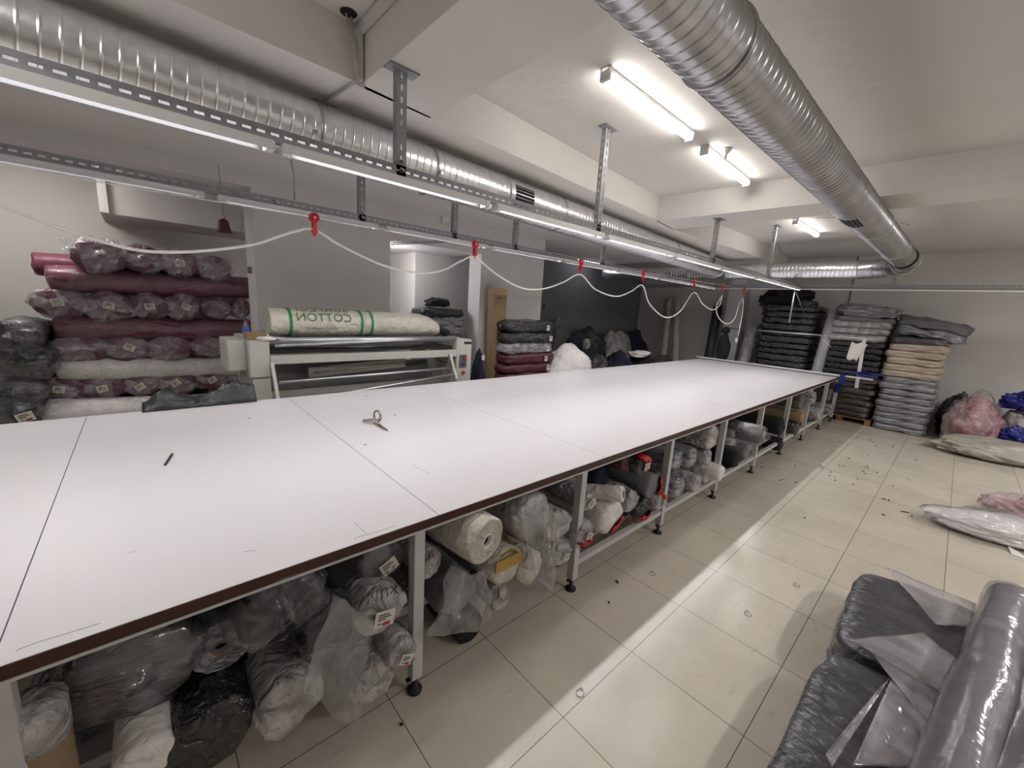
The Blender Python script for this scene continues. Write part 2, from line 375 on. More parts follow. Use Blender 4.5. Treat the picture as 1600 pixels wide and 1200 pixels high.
for x in legx:
    for y in (1.515, 2.75, 4.1):
        bm = NB(); box(bm, x-.027, x+.027, y-.027, y+.027, .09, TZ-.04, .002); lg = tobj('leg', bm, M_legw)
        bm = NB(); lathe(bm, [(.036, 0), (.038, .012), (.014, .028), (.012, .09)], (x, y, 0), 14); f = tobj('foot', bm, M_blk, True, lg)
        bm = NB(); obox(bm, (x-.045, y, .085), (x+.0, y, .085), .02, .012); tobj('foot_bracket', bm, M_blk, False, lg)
SHZ = .235
bm = NB()
for y in (1.515, 2.75, 4.1): box(bm, legx[0] if y > 2 else legx[2], legx[-1], y-.02, y+.02, SHZ-.045, SHZ-.005)
box(bm, legx[0], legx[2], 1.8, 1.84, SHZ-.045, SHZ-.005)
for x in legx: box(bm, x-.02, x+.02, 1.53, 4.1, SHZ-.045, SHZ-.005)
tobj('shelf_frame', bm, M_legw)
bm = NB()
for a, b in zip(legx, legx[1:]):
    box(bm, a+.03, b-.03, 1.62 if a > 2 else 1.8, 4.09, SHZ-.004, SHZ+.006)
tobj('shelf_board', bm, M_legw)
for pts in ([(25, 1019), (28, 1015), (60, 1003), (157, 974)], [(553, 844), (556, 840), (590, 831), (619, 821)], [(554, 817), (573, 834)], [(643, 726), (672, 741)], [(600, 855), (608, 848)], [(202, 864), (212, 860)], [(380, 862), (400, 860)]):
    bm = NB(); tube(bm, [P(a_, b_, z=TZ+.0004) for a_, b_ in pts], .0007, 4); tobj('pencil_mark', bm, M_grf)
# end-cutting rail across the far end
er = thing('end_cutting_rail', 'aluminium cloth-end cutting rail lying across the far end of the table', 'rail', (10.0, 1.0, TZ))
bm = NB(); box(bm, -.05, -.025, -.02, 3.25, .03, .05); box(bm, .03, .055, -.02, 3.25, .03, .05)
obj('guide_bar', bm, M_white, er)
bm = NB(); box(bm, -.055, .06, .5, 3.2, .001, .029); obj('rail_base', bm, M_grf, er)
bm = NB(); box(bm, -.07, .07, .38, .46, -.13, .06, .008); box(bm, -.04, .04, .42, .5, -.3, -.12, .008); obj('end_clamp', bm, M_bluepl, er)
# ------- marking stand with pole (right end of the table)
st = thing('pole_stand', 'white upright post with thin steel rod clamped at far table end', 'stand', (10.2, 1.25, .62))
a = P(1338, 606, x=10.2); b = P(1351, 530, x=10.2); base = Vector((10.2, 1.25, .62))
bm = NB(); obox(bm, a-base, b-base, .05, .05); obj('post', bm, M_white, st)
c0 = P(1376, 531, x=10.2); c1 = P(1130, 512, x=10.2)
bm = NB(); tube(bm, [c0-base, c1-base], .012, 8); tube(bm, [P(1280, 524, x=10.2)-base, P(1298, 542, x=10.2)-base], .007, 6); obj('cross_rod', bm, M_alu, st, True)
bm = NB(); q = P(1349, 584, x=10.15)-base; obox(bm, q+Vector((0, .2, .01)), q+Vector((0, -.3, .02)), .05, .035); obox(bm, q+Vector((0, .08, -.03)), q+Vector((0, -.1, -.02)), .05, .08); tube(bm, [q+Vector((0, -.16, .01)), q+Vector((0, -.2, -.07))], .014, 8); obj('blue_clamp', bm, M_bluepl, st)
bm = NB(); bmesh.ops.create_grid(bm, x_segments=6, y_segments=8, size=.5)
q = P(1343, 536, x=10.17); q2 = P(1330, 562, x=10.17)
for v in bm.verts:
    t = .5-v.co.y; s = v.co.x; p = q.lerp(q2, t)
    v.co = p+Vector((.01*sin(s*7+t*5)-.004, -s*(.24-.08*t), .02*sin(s*9)))-q
rg = obj('hanging_rag', bm, M_whf, None, True, loc=q); tag(rg, 'white cloth rag draped over the upright post at the table end', 'rag')
md = rg.modifiers.new('s', 'SOLIDIFY'); md.thickness = .01

# ================================================================== SLOTTED RAILS AND HANGERS
def slotted(bm, a, b, wdir, width, th=.004, slot=.032, gap=.02, rows=1, sh=.012):
    """perforated flat strip from a to b, spreading along wdir; slots are real holes"""
    a, b = Vector(a), Vector(b); L = (b-a).length; d = (b-a)/L; wv = Vector(wdir).normalized()
    def seg(s0, s1, w0, w1):
        c0 = a+d*s0+wv*((w0+w1)/2); c1 = a+d*s1+wv*((w0+w1)/2)
        obox(bm, c0, c1, th, w1-w0, up=wv)
    bands = []; step = width/rows
    for r in range(rows):
        c = step*(r+.5); bands.append((c-sh/2, c+sh/2))
    edges = [0]+[e for q in bands for e in q]+[width]
    for i in range(0, len(edges), 2): seg(0, L, edges[i], edges[i+1])
    n = int(L/(slot+gap))
    for (w0, w1) in bands:
        for i in range(n+1):
            s0 = i*(slot+gap); s1 = min(L, s0+gap)
            if s1-s0 > .002: seg(s0, s1, w0, w1)
def rail(name, label, y, x0, x1, z, group, skew=0):
    t = thing(name, label, 'rail', (x0, y, z), group)
    bm = NB(); slotted(bm, (0, 0, 0), (x1-x0, skew, 0), (0, 0, 1), .06, slot=.034, gap=.022)
    obj('upright_flange', bm, M_slot, t)
    bm = NB(); slotted(bm, (0, .002, 0), (x1-x0, skew+.002, 0), (0, 1, 0), .04, slot=.034, gap=.022, sh=.01)
    obj('flat_flange', bm, M_slot, t); return t
R1Y, R2Y, RZ = 2.30, 3.90, 2.60
rail('slotted_rail', 'front galvanised slotted angle rail hung above the table, under it a row of lamps', R1Y, -2.2, 9.55, RZ, 'slotted rails')
RR2 = rail('slotted_rail', 'rear galvanised slotted angle rail hung above the far side of the table', R2Y, -2.2, 9.55, RZ, 'slotted rails')
t = thing('slotted_rail', 'cross rail of slotted angle running above the far end of the table', 'rail', (9.6, -3.5, RZ), 'slotted rails')
bm = NB(); slotted(bm, (0, 0, .0), (0, 9.5, 0), (0, 0, 1), .07); obj('upright_flange', bm, M_slot, t)
bm = NB(); box(bm, -.05, 0, 0, 9.5, -.004, 0); obj('flat_flange', bm, M_slot, t)
bm = NB(); tube(bm, [(-.03, 0, -.02), (-.03, 9.5, -.02)], .012, 8); obj('conduit', bm, M_cable, t, True)
ni = 0
def hanger(x, y, ztop, ordn, where):
    t = thing('rail_hanger', f'{ordn} slotted steel hanger {where}', 'hanger', (x, y, RZ), 'rail hangers')
    h = ztop-RZ
    bm = NB(); slotted(bm, (-.03, 0, -.01), (-.03, 0, h-.006), (1, 0, 0), .06, slot=.03, gap=.03, sh=.014)
    obj('front_strip', bm, M_slot, t)
    bm = NB(); slotted(bm, (-.03, 0, -.01), (-.03, 0, h-.006), (0, 1, 0), .04, slot=.03, gap=.03, sh=.01); obj('side_strip', bm, M_slot, t)
    bm = NB(); box(bm, -.09, .09, -.045, .045, h-.008, h-.0005, .003); obj('ceiling_plate', bm, M_slot, t)
    bm = NB(); lathe(bm, [(.009, -.02), (.009, .012)], (0, -.01, .03), 6, 'Y'); lathe(bm, [(.009, -.02), (.009, .012)], (0, -.01, .08), 6, 'Y'); obj('bolts', bm, M_galvd, t)
for x, zt, n_ in ((1.16, ZB, 'nearest'), (3.03, ZC, 'second'), (5.46, ZB, 'third'), (7.66, ZC, 'farthest')): hanger(x, R1Y, zt, n_, 'from the ceiling to the front lamp rail')
for px, n_ in ((566, 'nearest'), (711, 'second'), (806, 'third'), (942, 'farthest')):
    p = P(px, {566: 335, 711: 365, 806: 383, 942: 410}[px], y=R2Y); hanger(p.x, R2Y, ZB, n_, 'from the ceiling to the rear rail')
hanger(9.6, .95, ZC, 'single', 'holding the cross rail near the duct elbow')

# batten lamps under the rails
E_lamp = emis('lamp_diffuser', (255, 252, 248), DIFF_E)
def lampgrp(y, xs, L, wname, on=True, zoff=0):
    for i, x in enumerate(xs):
        ords = ['nearest', 'second', 'third', 'fourth', 'fifth', 'sixth', 'seventh', 'eighth', 'ninth', 'tenth']
        t = thing('batten_lamp', f'{ords[i]} white batten lamp under the {wname} rail, shining on the table', 'lamp', (x, y, RZ), f'batten lamps under the {wname} rail')
        bm = NB(); box(bm, .04, L-.04, -.03, .03, -.018, -.003); box(bm, .04, L-.04, -.0305, -.0285, -.044, -.0185); box(bm, .04, L-.04, .0285, .0305, -.044, -.0185); obj('housing', bm, M_white, t)
        bm = NB(); box(bm, .042, L-.042, -.0284, -.0274, -.0435, -.0185); box(bm, .042, L-.042, .0274, .0284, -.0435, -.0185); obj('added_baffle', bm, mat('added_baffle_dark', (34, 34, 36), .7), t)  # dark strips added inside the skirts to cut their bright inner glow
        bm = NB(); box(bm, .05, L-.05, -.026, .026, -.0205, -.0185); obj('diffuser', bm, E_lamp, t)
        for s in (0, L-.04):
            bm = NB(); box(bm, s, s+.04, -.034, .034, -.046, -.003, .004); obj('end_cap', bm, M_white, t)
        if on:
            la = bpy.data.lights.new('lamp_light', 'AREA'); la.shape = 'RECTANGLE'; la.size = L-.12; la.size_y = .05; la.energy = RAIL_W*on*(.78 if x < -.5 else .92 if x < 2 else 1.12)
            la.color = (.985, .985, 1); la.spread = radians(165)
            lo = bpy.data.objects.new('lamp_light', la); COL.objects.link(lo); lo.parent = t; lo.location = (L/2, 0, -.0215)
lampgrp(R1Y, [-2.1, -.72, .55, 1.85, 3.15, 4.45, 5.75, 7.05, 8.3], 1.24, 'front')
lampgrp(R2Y, [-2.15, -.83, .49, 1.81, 3.13, 4.45, 5.77, 7.05, 8.3], 1.24, 'rear', on=.62)

# ceiling tube lamps, and unseen ones added for fill
E_tube = emis('ceiling_tube_glow', (255, 250, 242), CEIL_E)
def ceil_lamp(a, b, z, label, watts=0):
    a, b = Vector(a), Vector(b); t = thing('ceiling_lamp', label, 'lamp', (a.x, a.y, z), 'ceiling lamps'); d = b-a; L = d.length
    t.rotation_euler = (0, 0, math.atan2(d.y, d.x))
    bm = NB(); box(bm, 0, L, -.028, .028, -.03, -.001, .004); obj('housing', bm, M_white, t)
    bm = NB(); tube(bm, [(.03, 0, -.045), (L-.03, 0, -.045)], .03, 14); obj('tube', bm, E_tube, t, True)
    for s in (0, L-.03):
        bm = NB(); box(bm, s, s+.03, -.036, .036, -.078, -.004, .004); obj('end_cap', bm, M_white, t)
    if watts:
        la = bpy.data.lights.new('lamp_light', 'AREA'); la.shape = 'RECTANGLE'; la.size = L-.1; la.size_y = .06; la.energy = watts; la.color = (1, .975, .95)
        lo = bpy.data.objects.new('lamp_light', la); COL.objects.link(lo); lo.parent = t; lo.location = (L/2, 0, -.079)
ceil_lamp((2.29, 1.81), (3.52, 1.82), ZC, 'nearest ceiling tube lamp in the middle recess, left of the right duct')
ceil_lamp((3.85, 1.85), (5.02, 1.88), ZC, 'second ceiling tube lamp, end to end with the nearest one')
ceil_lamp((7.25, 1.96), (8.5, 1.94), ZC, 'farthest ceiling tube lamp, in the far recess above the stacks')
ceil_lamp((-1.6, 5.95), (-.4, 5.95), 3.135, 'tube lamp on the soffit of the left niche, hidden behind its header', 9)
ceil_lamp((-1.6, 1.7), (-.4, 1.7), ZC, 'added unseen fill lamp in the near recess behind the viewpoint', 3)  # added for fill light, out of view
ceil_lamp((2.6, -2.4), (3.8, -2.4), ZC, 'added unseen fill lamp over the open floor on the right', FILL_W*1.0)  # added off-view lamp lifting the floor and back wall
ceil_lamp((7.3, -2.6), (8.5, -2.6), ZC, 'far added unseen fill lamp over the open floor on the right', FILL_W*1.7)  # another added off-view lamp, filling the far end
ceil_lamp((-1.8, -2.2), (-.6, -2.2), ZC, 'added unseen fill lamp behind and right of the viewpoint', 1.5)  # weak fill lamp, added out of view
ceil_lamp((1.75, 5.95), (2.5, 5.95), 2.62, 'tube lamp fixed behind the first pier, added unseen to brighten the white recess wall')  # hidden lamp added to light the white recess face
pl = bpy.data.objects[[o.name for o in COL.objects if o.get('label', '').startswith('tube lamp fixed behind')][0]]
bm = NB(); box(bm, .05, .7, -.1, -.02, -.02, .0); obj('wall_arm', bm, M_white, pl)
la = bpy.data.lights.new('lamp_light', 'AREA'); la.size = .25; la.energy = 9; la.color = (1, .98, 1)  # sideways light of the added pier lamp, aimed at the recess wall
lo = bpy.data.objects.new('lamp_light', la); COL.objects.link(lo); lo.parent = pl; lo.location = (.8, 0, -.2); lo.rotation_euler = (0, -pi/2, 0)
p = P(1130, 232, z=ZC)
bm = NB(); lathe(bm, [(.05, 0), (.045, -.015), (.018, -.05), (.014, -.08)], (0, 0, -.0005), 16); bmesh.ops.recalc_face_normals(bm, faces=bm.faces)
tag(obj('ceiling_rose', bm, M_white, None, True, loc=(4.05, 1.74, ZC)), 'small white ceiling rose beside the second ceiling tube lamp', 'ceiling rose')
bm = NB(); tube(bm, [P(1275, 341, z=ZC-.01), P(1360, 339, z=ZC-.01), P(1420, 352, z=ZC-.01)], .008, 6)
tag(obj('ceiling_conduit', bm, M_cable, None, True), 'thin white conduit across the far recess ceiling behind the duct', 'conduit')

# ================================================================== DUCTS
def duct_bm(path, R, pitch=.12, mids=2, seg=44, rib=.0034):
    """spiral tube: the rows of the grid follow the lock seam, so that seams stay crisp"""
    a0, b0 = Vector(path[0]), Vector(path[-1]); L = (b0-a0).length; d = (b0-a0)/L; s, u = frame(d)
    offs = []
    for m in range(mids):
        o = pitch*m/mids; e = rib if m == 0 else rib*.75
        offs += [(o-.0085, 0), (o-.0045, 0), (o-.0015, e), (o+.0015, e), (o+.0045, 0), (o+.0085, 0)]
    N = len(offs); rows = []; turns = int(L/pitch)+2; bm = NB()
    for t in range(-1, turns):
        for o, e in offs:
            row = []
            for j in range(seg):
                q = t*pitch+o+pitch*j/seg; inside = 0 < q < L; q = min(max(q, 0), L); a = 2*pi*j/seg
                row.append(bm.verts.new(a0+d*q+(s*cos(a)+u*sin(a))*(R+(e if inside else 0))))
            rows.append(row)
    for k in range(len(rows)-1):
        for j in range(seg-1):
            bm.faces.new((rows[k][j], rows[k][j+1], rows[k+1][j+1], rows[k+1][j]))
        if k+1+N < len(rows): bm.faces.new((rows[k][seg-1], rows[k+N][0], rows[k+1+N][0], rows[k+1][seg-1]))
    bmesh.ops.dissolve_degenerate(bm, edges=bm.edges, dist=1e-6)
    return bm
def collar(bm, p, d, R, wd=.05, seg=48):
    d = Vector(d).normalized(); p = Vector(p); tube(bm, [p-d*wd/2, p-d*wd*.4, p+d*wd*.4, p+d*wd/2], R, seg, True, lambda i: (R, R+.006, R+.006, R)[i])
def y1(x): return 2.93+.0765*x
D1R, D1Z = .175, 2.925
d1 = thing('ventilation_duct', 'left spiral steel ventilation duct running the length of the table', 'duct', (-2.5, y1(-2.5), D1Z), 'spiral steel ducts')
o1 = Vector((-2.5, y1(-2.5), D1Z))
bm = duct_bm([Vector((-2.5, y1(-2.5), D1Z))-o1, Vector((8.7, y1(8.7), D1Z))-o1], D1R); obj('duct_tube', bm, M_galv, d1, True)
D3X, D3Z, D3R = 9.2, 2.885, .15
bm = NB(); e0 = Vector((8.68, y1(8.68), D1Z))-o1; tube(bm, [e0, Vector((9.08, y1(9.05), D3Z))-o1], D1R, 40, True, lambda i: (D1R+.003, .14)[i]); obj('reducer', bm, M_galvd, d1, True)
for x in (-.6, .9, 1.75, 3.4, 6.4): bm = NB(); collar(bm, Vector((x, y1(x), D1Z))-o1, (1, .0765, 0), D1R+.003, .02); obj('hanging_strap', bm, M_galvd, d1, True)
bm = NB(); p0 = Vector((1.78, y1(1.78)-D1R-.012, D1Z-.05))-o1; lathe(bm, [(.014, -.02), (.02, 0), (.012, .02)], p0, 10, 'Y'); lathe(bm, [(.012, -.02), (.016, 0), (.01, .02)], Vector((.86, y1(.86)-D1R-.01, D1Z-.06))-o1, 10, 'Y'); obj('clamp_screws', bm, M_galvd, d1)
# grille on duct 1, facing the room, pixels (822..858)
def grille(parent, org, xc, w_, R, yf, zc, ang0, ang1, nsl, along=True):
    """curved collar frame with a dark sheet painting the slot shade and slats, wrapping the duct"""
    fr = NB(); dk = NB(); sl = NB()
    def arc(bm, x0, x1, a0, a1, r0, r1, n=8):
        vs = []
        for k in range(n+1):
            a = a0+(a1-a0)*k/n
            for x in (x0, x1):
                c = Vector((x, yf(x), zc(x)))
                for r in (r0, r1): vs.append(bm.verts.new(c+Vector((0, -cos(a)*r, sin(a)*r))-org))
        for k in range(n):
            b = 4*k
            for q in ((0, 1, 5, 4), (2, 6, 7, 3), (1, 3, 7, 5), (0, 4, 6, 2)): bm.faces.new([vs[b+i] for i in q])
        bm.faces.new([vs[i] for i in (0, 2, 3, 1)]); bm.faces.new([vs[4*n+i] for i in (0, 1, 3, 2)])
    x0, x1 = xc-w_/2, xc+w_/2
    arc(fr, x0-.05, x0, ang0-.1, ang1+.1, R-.01, R+.012); arc(fr, x1, x1+.03, ang0-.1, ang1+.1, R-.01, R+.012)
    arc(fr, x0, x1, ang0-.1, ang0, R-.01, R+.012, 2); arc(fr, x0, x1, ang1, ang1+.1, R-.01, R+.012, 2)
    arc(dk, x0, x1, ang0, ang1, R-.02, R+.0055)
    for i in range(nsl):
        if along:
            a = ang0+(ang1-ang0)*(i+.5)/nsl; arc(sl, x0, x1, a-.018, a+.018, R, R+.011, 1)
        else:
            x = x0+(x1-x0)*(i+.5)/nsl; arc(sl, x-.006, x+.006, ang0, ang1, R, R+.011)
    f = obj('grille_frame', fr, M_galv, parent); obj('grille_shade', dk, M_dkm, f); obj('grille_slats', sl, M_galvd, f)
grille(d1, o1, 2.74, .26, D1R+.001, y1, lambda x: D1Z, -.55, .42, 6, True)
# duct 2 (right)
def y2(x): return .895-.0145*x
def z2(x): return 3.0-.008*x
D2R = .142
d2 = thing('ventilation_duct', 'right spiral steel ventilation duct close under the ceiling, ending in an elbow', 'duct', (-.8, y2(-.8), z2(-.8)), 'spiral steel ducts')
o2 = Vector((-.8, y2(-.8), z2(-.8)))
XE = 8.55
bm = duct_bm([Vector((-.8, y2(-.8), z2(-.8)))-o2, Vector((XE, y2(XE), z2(XE)))-o2], D2R, pitch=.12, mids=2); obj('duct_tube', bm, M_galvd, d2, True)
el = []
cx, cy = XE, y2(XE)+.62
for k in range(9):
    a = -pi/2+pi/2*k/8; el.append(Vector((cx+.62*cos(a), cy+.62*sin(a), z2(XE)+(D3Z-z2(XE))*k/8))-o2)
bm = NB(); tube(bm, [el[0]-Vector((.45, 0, 0))]+el, D2R+.012, 40, False); bmesh.ops.recalc_face_normals(bm, faces=bm.faces); obj('elbow', bm, M_galvd, d2, True)
for x in (1.8, 5.6, 7.2): bm = NB(); collar(bm, Vector((x, y2(x), z2(x)))-o2, (1, 0, 0), D2R+.003, .022); obj('joint_band', bm, M_galvd, d2, True)
for k in (0, 2, 4, 6, 8): bm = NB(); collar(bm, el[k], el[min(k+1, 8)]-el[max(k-1, 0)], D2R+.013, .012); obj('elbow_seam', bm, M_galvd, d2, True)
grille(d2, o2, 4.72, .34, D2R+.001, y2, z2, -2.75, -1.25, 7, True)
bm = NB(); p = Vector((1.86, y2(1.86)-.02, ZC))-o2; box(bm, p.x-.02, p.x+.02, p.y-.17, p.y-.11, p.z-.05, p.z-.001); box(bm, p.x-.05, p.x+.05, p.y-.18, p.y-.04, p.z-.012, p.z-.001, .003)
box(bm, p.x-.012, p.x+.012, p.y-.155, p.y-.13, p.z-.1, p.z); obj('ceiling_bracket', bm, M_galvd, d2)
# duct 3 (cross)
o3 = Vector((D3X, 1.5, D3Z)); yE = cy
d3 = thing('ventilation_duct', 'cross spiral steel duct joining the two long ducts at the far end', 'duct', o3, 'spiral steel ducts')
bm = duct_bm([(cx+.62-D3X, yE-1.5, 0), (cx+.62-D3X, 6.6-1.5, 0)], D3R-.004, seg=36); obj('duct_tube', bm, M_galv, d3, True)
for y in (2.7, 4.3, 5.6): bm = NB(); collar(bm, (cx+.62-D3X, y-1.5, 0), (0, 1, 0), D3R, .02); obj('hanging_strap', bm, M_galvd, d3, True)
# hanger wires for cross duct
bm = NB(); tube(bm, [P(1212, 372, x=9.3), P(1240, 447, x=9.6)], .008, 6); tube(bm, [P(1240, 447, x=9.6), P(1256, 488, x=9.9)], .006, 6)
tag(obj('stay_rod', bm, M_galvd, None, True), 'thin dark stay rod slanting from the far hanger to the cross rail', 'rod')
bm = NB(); tube(bm, [P(1243, 447, x=9.55), P(1233, 504, x=9.55)], .014, 6)
tag(obj('drop_rod', bm, M_slot, None, True), 'steel rod dropping from the cross rail above the black bales', 'rod')
bm = NB()
tube(bm, smoothpath([P(1163, 389, x=XW-.03), P(1185, 401, x=XW-.03), P(1260, 398, x=XW-.03), P(1343, 393, x=XW-.03)], 3), .022, 8)
tag(obj('black_pipe', bm, M_blk, None, True), 'black pipe fixed high along the back wall above the cross duct', 'pipe')
bm = NB(); tube(bm, [P(1343, 393, x=XW-.03), P(1320, 500, x=XW-.03)], .013, 8)
tag(obj('grey_wall_conduit', bm, mat('dark_grey_conduit', (110, 108, 108)), None, True), 'grey conduit running down the back wall behind the bale stacks', 'conduit')
# cable trunking and cables on ceiling, near recess
tr = thing('cable_trunking', 'white cable trunking bent around the beam corner near the left duct', 'trunking', (1.0, 2.6, ZB))
q = Vector((1.0, 2.6, ZB))
bm = NB(); obox(bm, Vector((1.045, 2.6, ZB-.0))-q, Vector((1.045, 2.6, ZC-.02))-q, .045, .03, up=(1, 0, 0)); obj('upright_channel', bm, M_wall, tr)
bm = NB(); obox(bm, Vector((1.05, 2.6, ZC-.03))-q, Vector((1.08, -.5, ZC-.03))-q, .03, .05); obj('ceiling_channel', bm, M_wall, tr)
bm = NB(); obox(bm, Vector((1.05, 2.6, ZB-.014))-q, Vector((1.0, 3.1, ZB-.014))-q, .06, .025); obj('under_channel', bm, M_wall, tr)
bm = NB(); tube(bm, [Vector((1.03, 2.575, ZB-.01))-q, Vector((1.02, 2.58, 3.3))-q, Vector((.99, 2.57, ZC-.004))-q], .007, 6); tube(bm, [Vector((1.015, 2.56, ZB-.01))-q, Vector((1.0, 2.56, 3.28))-q, Vector((.96, 2.56, ZC-.004))-q], .006, 6); obj('loose_cables', bm, M_cream, tr, True)
bm = NB(); lathe(bm, [(.045, 0), (.03, .002)], (0, 0, 0), 12); tag(obj('ceiling_hole', bm, M_dkm, None, loc=(.97, 2.55, ZC-.0035)), 'dark rough hole in the near recess ceiling where cables enter', 'hole')  # dark disc painting the shade inside the hole
# small bits on the walls
def wallbox(name, px, py, wpx, hpx, label, cat, m=M_white, y=5.4, dep=.03):
    p = P(px, py, y=y); s = depth(p)/F; w_ = wpx*s*.85; h_ = hpx*s
    bm = NB(); box(bm, -w_/2, w_/2, -dep, -.001, -h_/2, h_/2, min(.004, dep/4)); return tag(obj(name, bm, m, None, loc=(p.x, y, p.z)), label, cat)
wallbox('junction_box', 695, 343, 14, 14, 'small white junction box high on the wall above the roll machine', 'junction box')
wallbox('wall_switch', 428, 325, 5, 5, 'tiny dark switch high on the pier left of the red trolley', 'switch', M_grf)
wallbox('wall_switch', 390, 422, 7, 10, 'small grey switch on the pier edge beside the burgundy rolls', 'switch', M_grf, dep=.012)
wallbox('black_socket', 849, 479, 4, 7, 'small black socket at the far edge of the second pier', 'socket', M_blk, y=5.4, dep=.02)
bm = NB(); tube(bm, [P(692, 318, y=5.38), P(692, 336, y=5.38)], .008, 6); tag(obj('box_cable', bm, M_cable, None, True), 'short white cable feeding the junction box from above', 'cable')
bm = NB(); tube(bm, [P(385, 252, y=5.385), P(478, 270, y=5.385), P(478, 282, y=5.385)], .006, 6); tag(obj('thin_conduit', bm, M_grf, None, True), 'thin dark conduit bent high on the first pier', 'conduit')
bm = NB(); tube(bm, [P(455, 250, y=3.95), P(460, 285, y=3.95), P(460, 312, y=3.95)], .006, 6); tag(obj('beige_cord', bm, M_cream, None, True), 'short beige cord hanging to the rear rail above the roll machine', 'cord')
for px, py, n_ in ((432, 306, 'nearest'), (742, 363, 'middle'), (857, 387, 'farthest')):
    p = P(px, py+3, y=R2Y+.02); bm = NB(); lathe(bm, [(.03, 0), (.034, .02), (.03, .04), (.016, .045)], (0, 0, 0), 14)
    obj('round_knob', bm, M_galvd, RR2, True, loc=(p.x+2.2, .02, .004))
p = P(367, 288, y=R2Y); bm = blob_bm(.03, .02, .015, 3, .2, 2); tag(obj('cable_clip', bm, M_blk, None, True, loc=(p.x, R2Y+.02, RZ+.004)), 'black clip on the rear rail in front of the pier edge', 'clip')
# slotted bar under the niche header
pa, pb = P(611, 379, z=2.69), P(712, 374, z=2.69)
bm = NB(); slotted(bm, pa-Vector((0, 0, .035)), pb-Vector((0, 0, .035)), (0, 0, 1), .035); tag(obj('slotted_bar', bm, M_galvd), 'short slotted steel bar under the header of the recess', 'bar')
# bell
p = P(350, 352, y=5.3); bl = thing('bell', 'small dark brown bell hanging from a wire by the pier', 'bell', p)
bm = NB(); lathe(bm, [(.075, -.07), (.062, -.055), (.05, 0), (.042, .045), (.02, .06), (.008, .066)], (0, 0, 0), 18); bmesh.ops.recalc_face_normals(bm, faces=bm.faces); obj('bell_body', bm, M_bell, bl, True)
bm = NB(); tube(bm, smoothpath([(0, 0, .06), (.012, 0, .085), (0, 0, .1), (-.012, 0, .12), (0, 0, .14), (0, .1, .64)], 4), .003, 6)
tube(bm, smoothpath([(.06, 0, -.075), (.12, 0, -.06), (.16, .02, .0), (.17, .06, .15)], 5), .003, 6); obj('hook_wire', bm, M_grf, bl, True)
# grey tube lamp low behind machine skipped; far alcove small lamp
p = P(925, 402, y=6.6); bm = NB(); box(bm, -.05, .9, -.03, .03, -.03, .03, .004); tag(obj('alcove_lamp', bm, emis('alcove_glow', (250, 250, 255), 2.5), None, loc=(p.x-.45, 6.6, min(p.z, ZB-.04))), 'small lit tube lamp on the ceiling of the dark alcove', 'lamp')

# ================================================================== FESTOON CABLE
WY = 3.2
w0, w1 = P(380, 322, y=WY), P(1165, 452, y=WY)
fw = bpy.data.objects.new('x', None); bpy.data.objects.remove(fw)
dirw = (w1-w0).normalized(); wa = w0-dirw*2.4; wb = w1+dirw*.35
bm = NB(); tube(bm, [wa, wb], .0028, 6); tag(obj('guide_wire', bm, M_cable, None, True), 'thin taut wire carrying the red cable trolleys above the table', 'wire')
tro = [(491, 350, 1.0), (742, 396, .9), (907, 424, .8), (1004, 440, .8), (1084, 452, .8), (1128, 458, .8), (1161, 463, .8)]
ords = ['nearest', 'second', 'third', 'fourth', 'fifth', 'sixth', 'farthest']
def wire_at(x): return wa+dirw*((x-wa.x)/dirw.x)
for (px, py, s), n_ in zip(tro, ords):
    p = P(px, py, y=WY); W0 = wire_at(p.x)
    t = thing('cable_trolley', f'{n_} red cable trolley on the thin wire above the table', 'cable trolley', W0, 'red cable trolleys')
    t.rotation_euler = (0, 0, 0)
    bm = NB(); lathe(bm, [(.034, -.011), (.034, -.004), (.026, 0), (.034, .004), (.034, .011)], (0, 0, .0), 18, 'Y'); obj('wheel', bm, M_red, t, True)
    bm = NB(); obox(bm, (0, -.014, .01), (0, -.014, -.075), .026, .005, up=(0, 1, 0)); obox(bm, (0, .014, .01), (0, .014, -.075), .026, .005, up=(0, 1, 0)); box(bm, -.013, .013, -.016, .016, -.08, -.06); obj('side_plates', bm, M_red, t)
    bm = NB(); lathe(bm, [(.008, -.02), (.008, .02)], (0, 0, 0), 8, 'Y'); obj('axle', bm, mat('pale_axle', (220, 190, 190)), t)
    bm = NB(); box(bm, -.022, .022, -.012, .012, -.1, -.08, .003); box(bm, -.01, .01, -.008, .008, -.125, -.1, .002); obj('cable_clamp', bm, M_red, t)
pts = [(-60, 300), (0, 321), (110, 362), (200, 388), (260, 394), (330, 391), (400, 381), (455, 363), (491, 359), (535, 385), (600, 415), (650, 426), (690, 423), (720, 408), (742, 402), (775, 428), (815, 450), (850, 451), (880, 441), (907, 429), (930, 452), (962, 463), (985, 456), (1004, 446), (1015, 475), (1040, 496), (1063, 486), (1084, 457), (1098, 475), (1113, 484), (1124, 477), (1128, 462)]
p2 = [(1128, 462), (1119, 480), (1124, 498), (1137, 506), (1148, 497), (1155, 475), (1161, 466)]
fc = thing('festoon_cable', 'white power cable hanging in loops from the red trolleys', 'cable', P(491, 359, y=WY))
fo = P(491, 359, y=WY)
bm = NB(); tube(bm, smoothpath([P(a, b, y=WY)-fo for a, b in pts], 7), .0085, 8)
tube(bm, smoothpath([P(a, b, y=WY+.03)-fo for a, b in p2], 7), .0085, 8)
tube(bm, smoothpath([P(a, b, y=WY+.03)-fo for a, b in [(1161, 466), (1160, 490), (1153, 526)]], 5), .0085, 8)
obj('cord', bm, M_cable, fc, True)
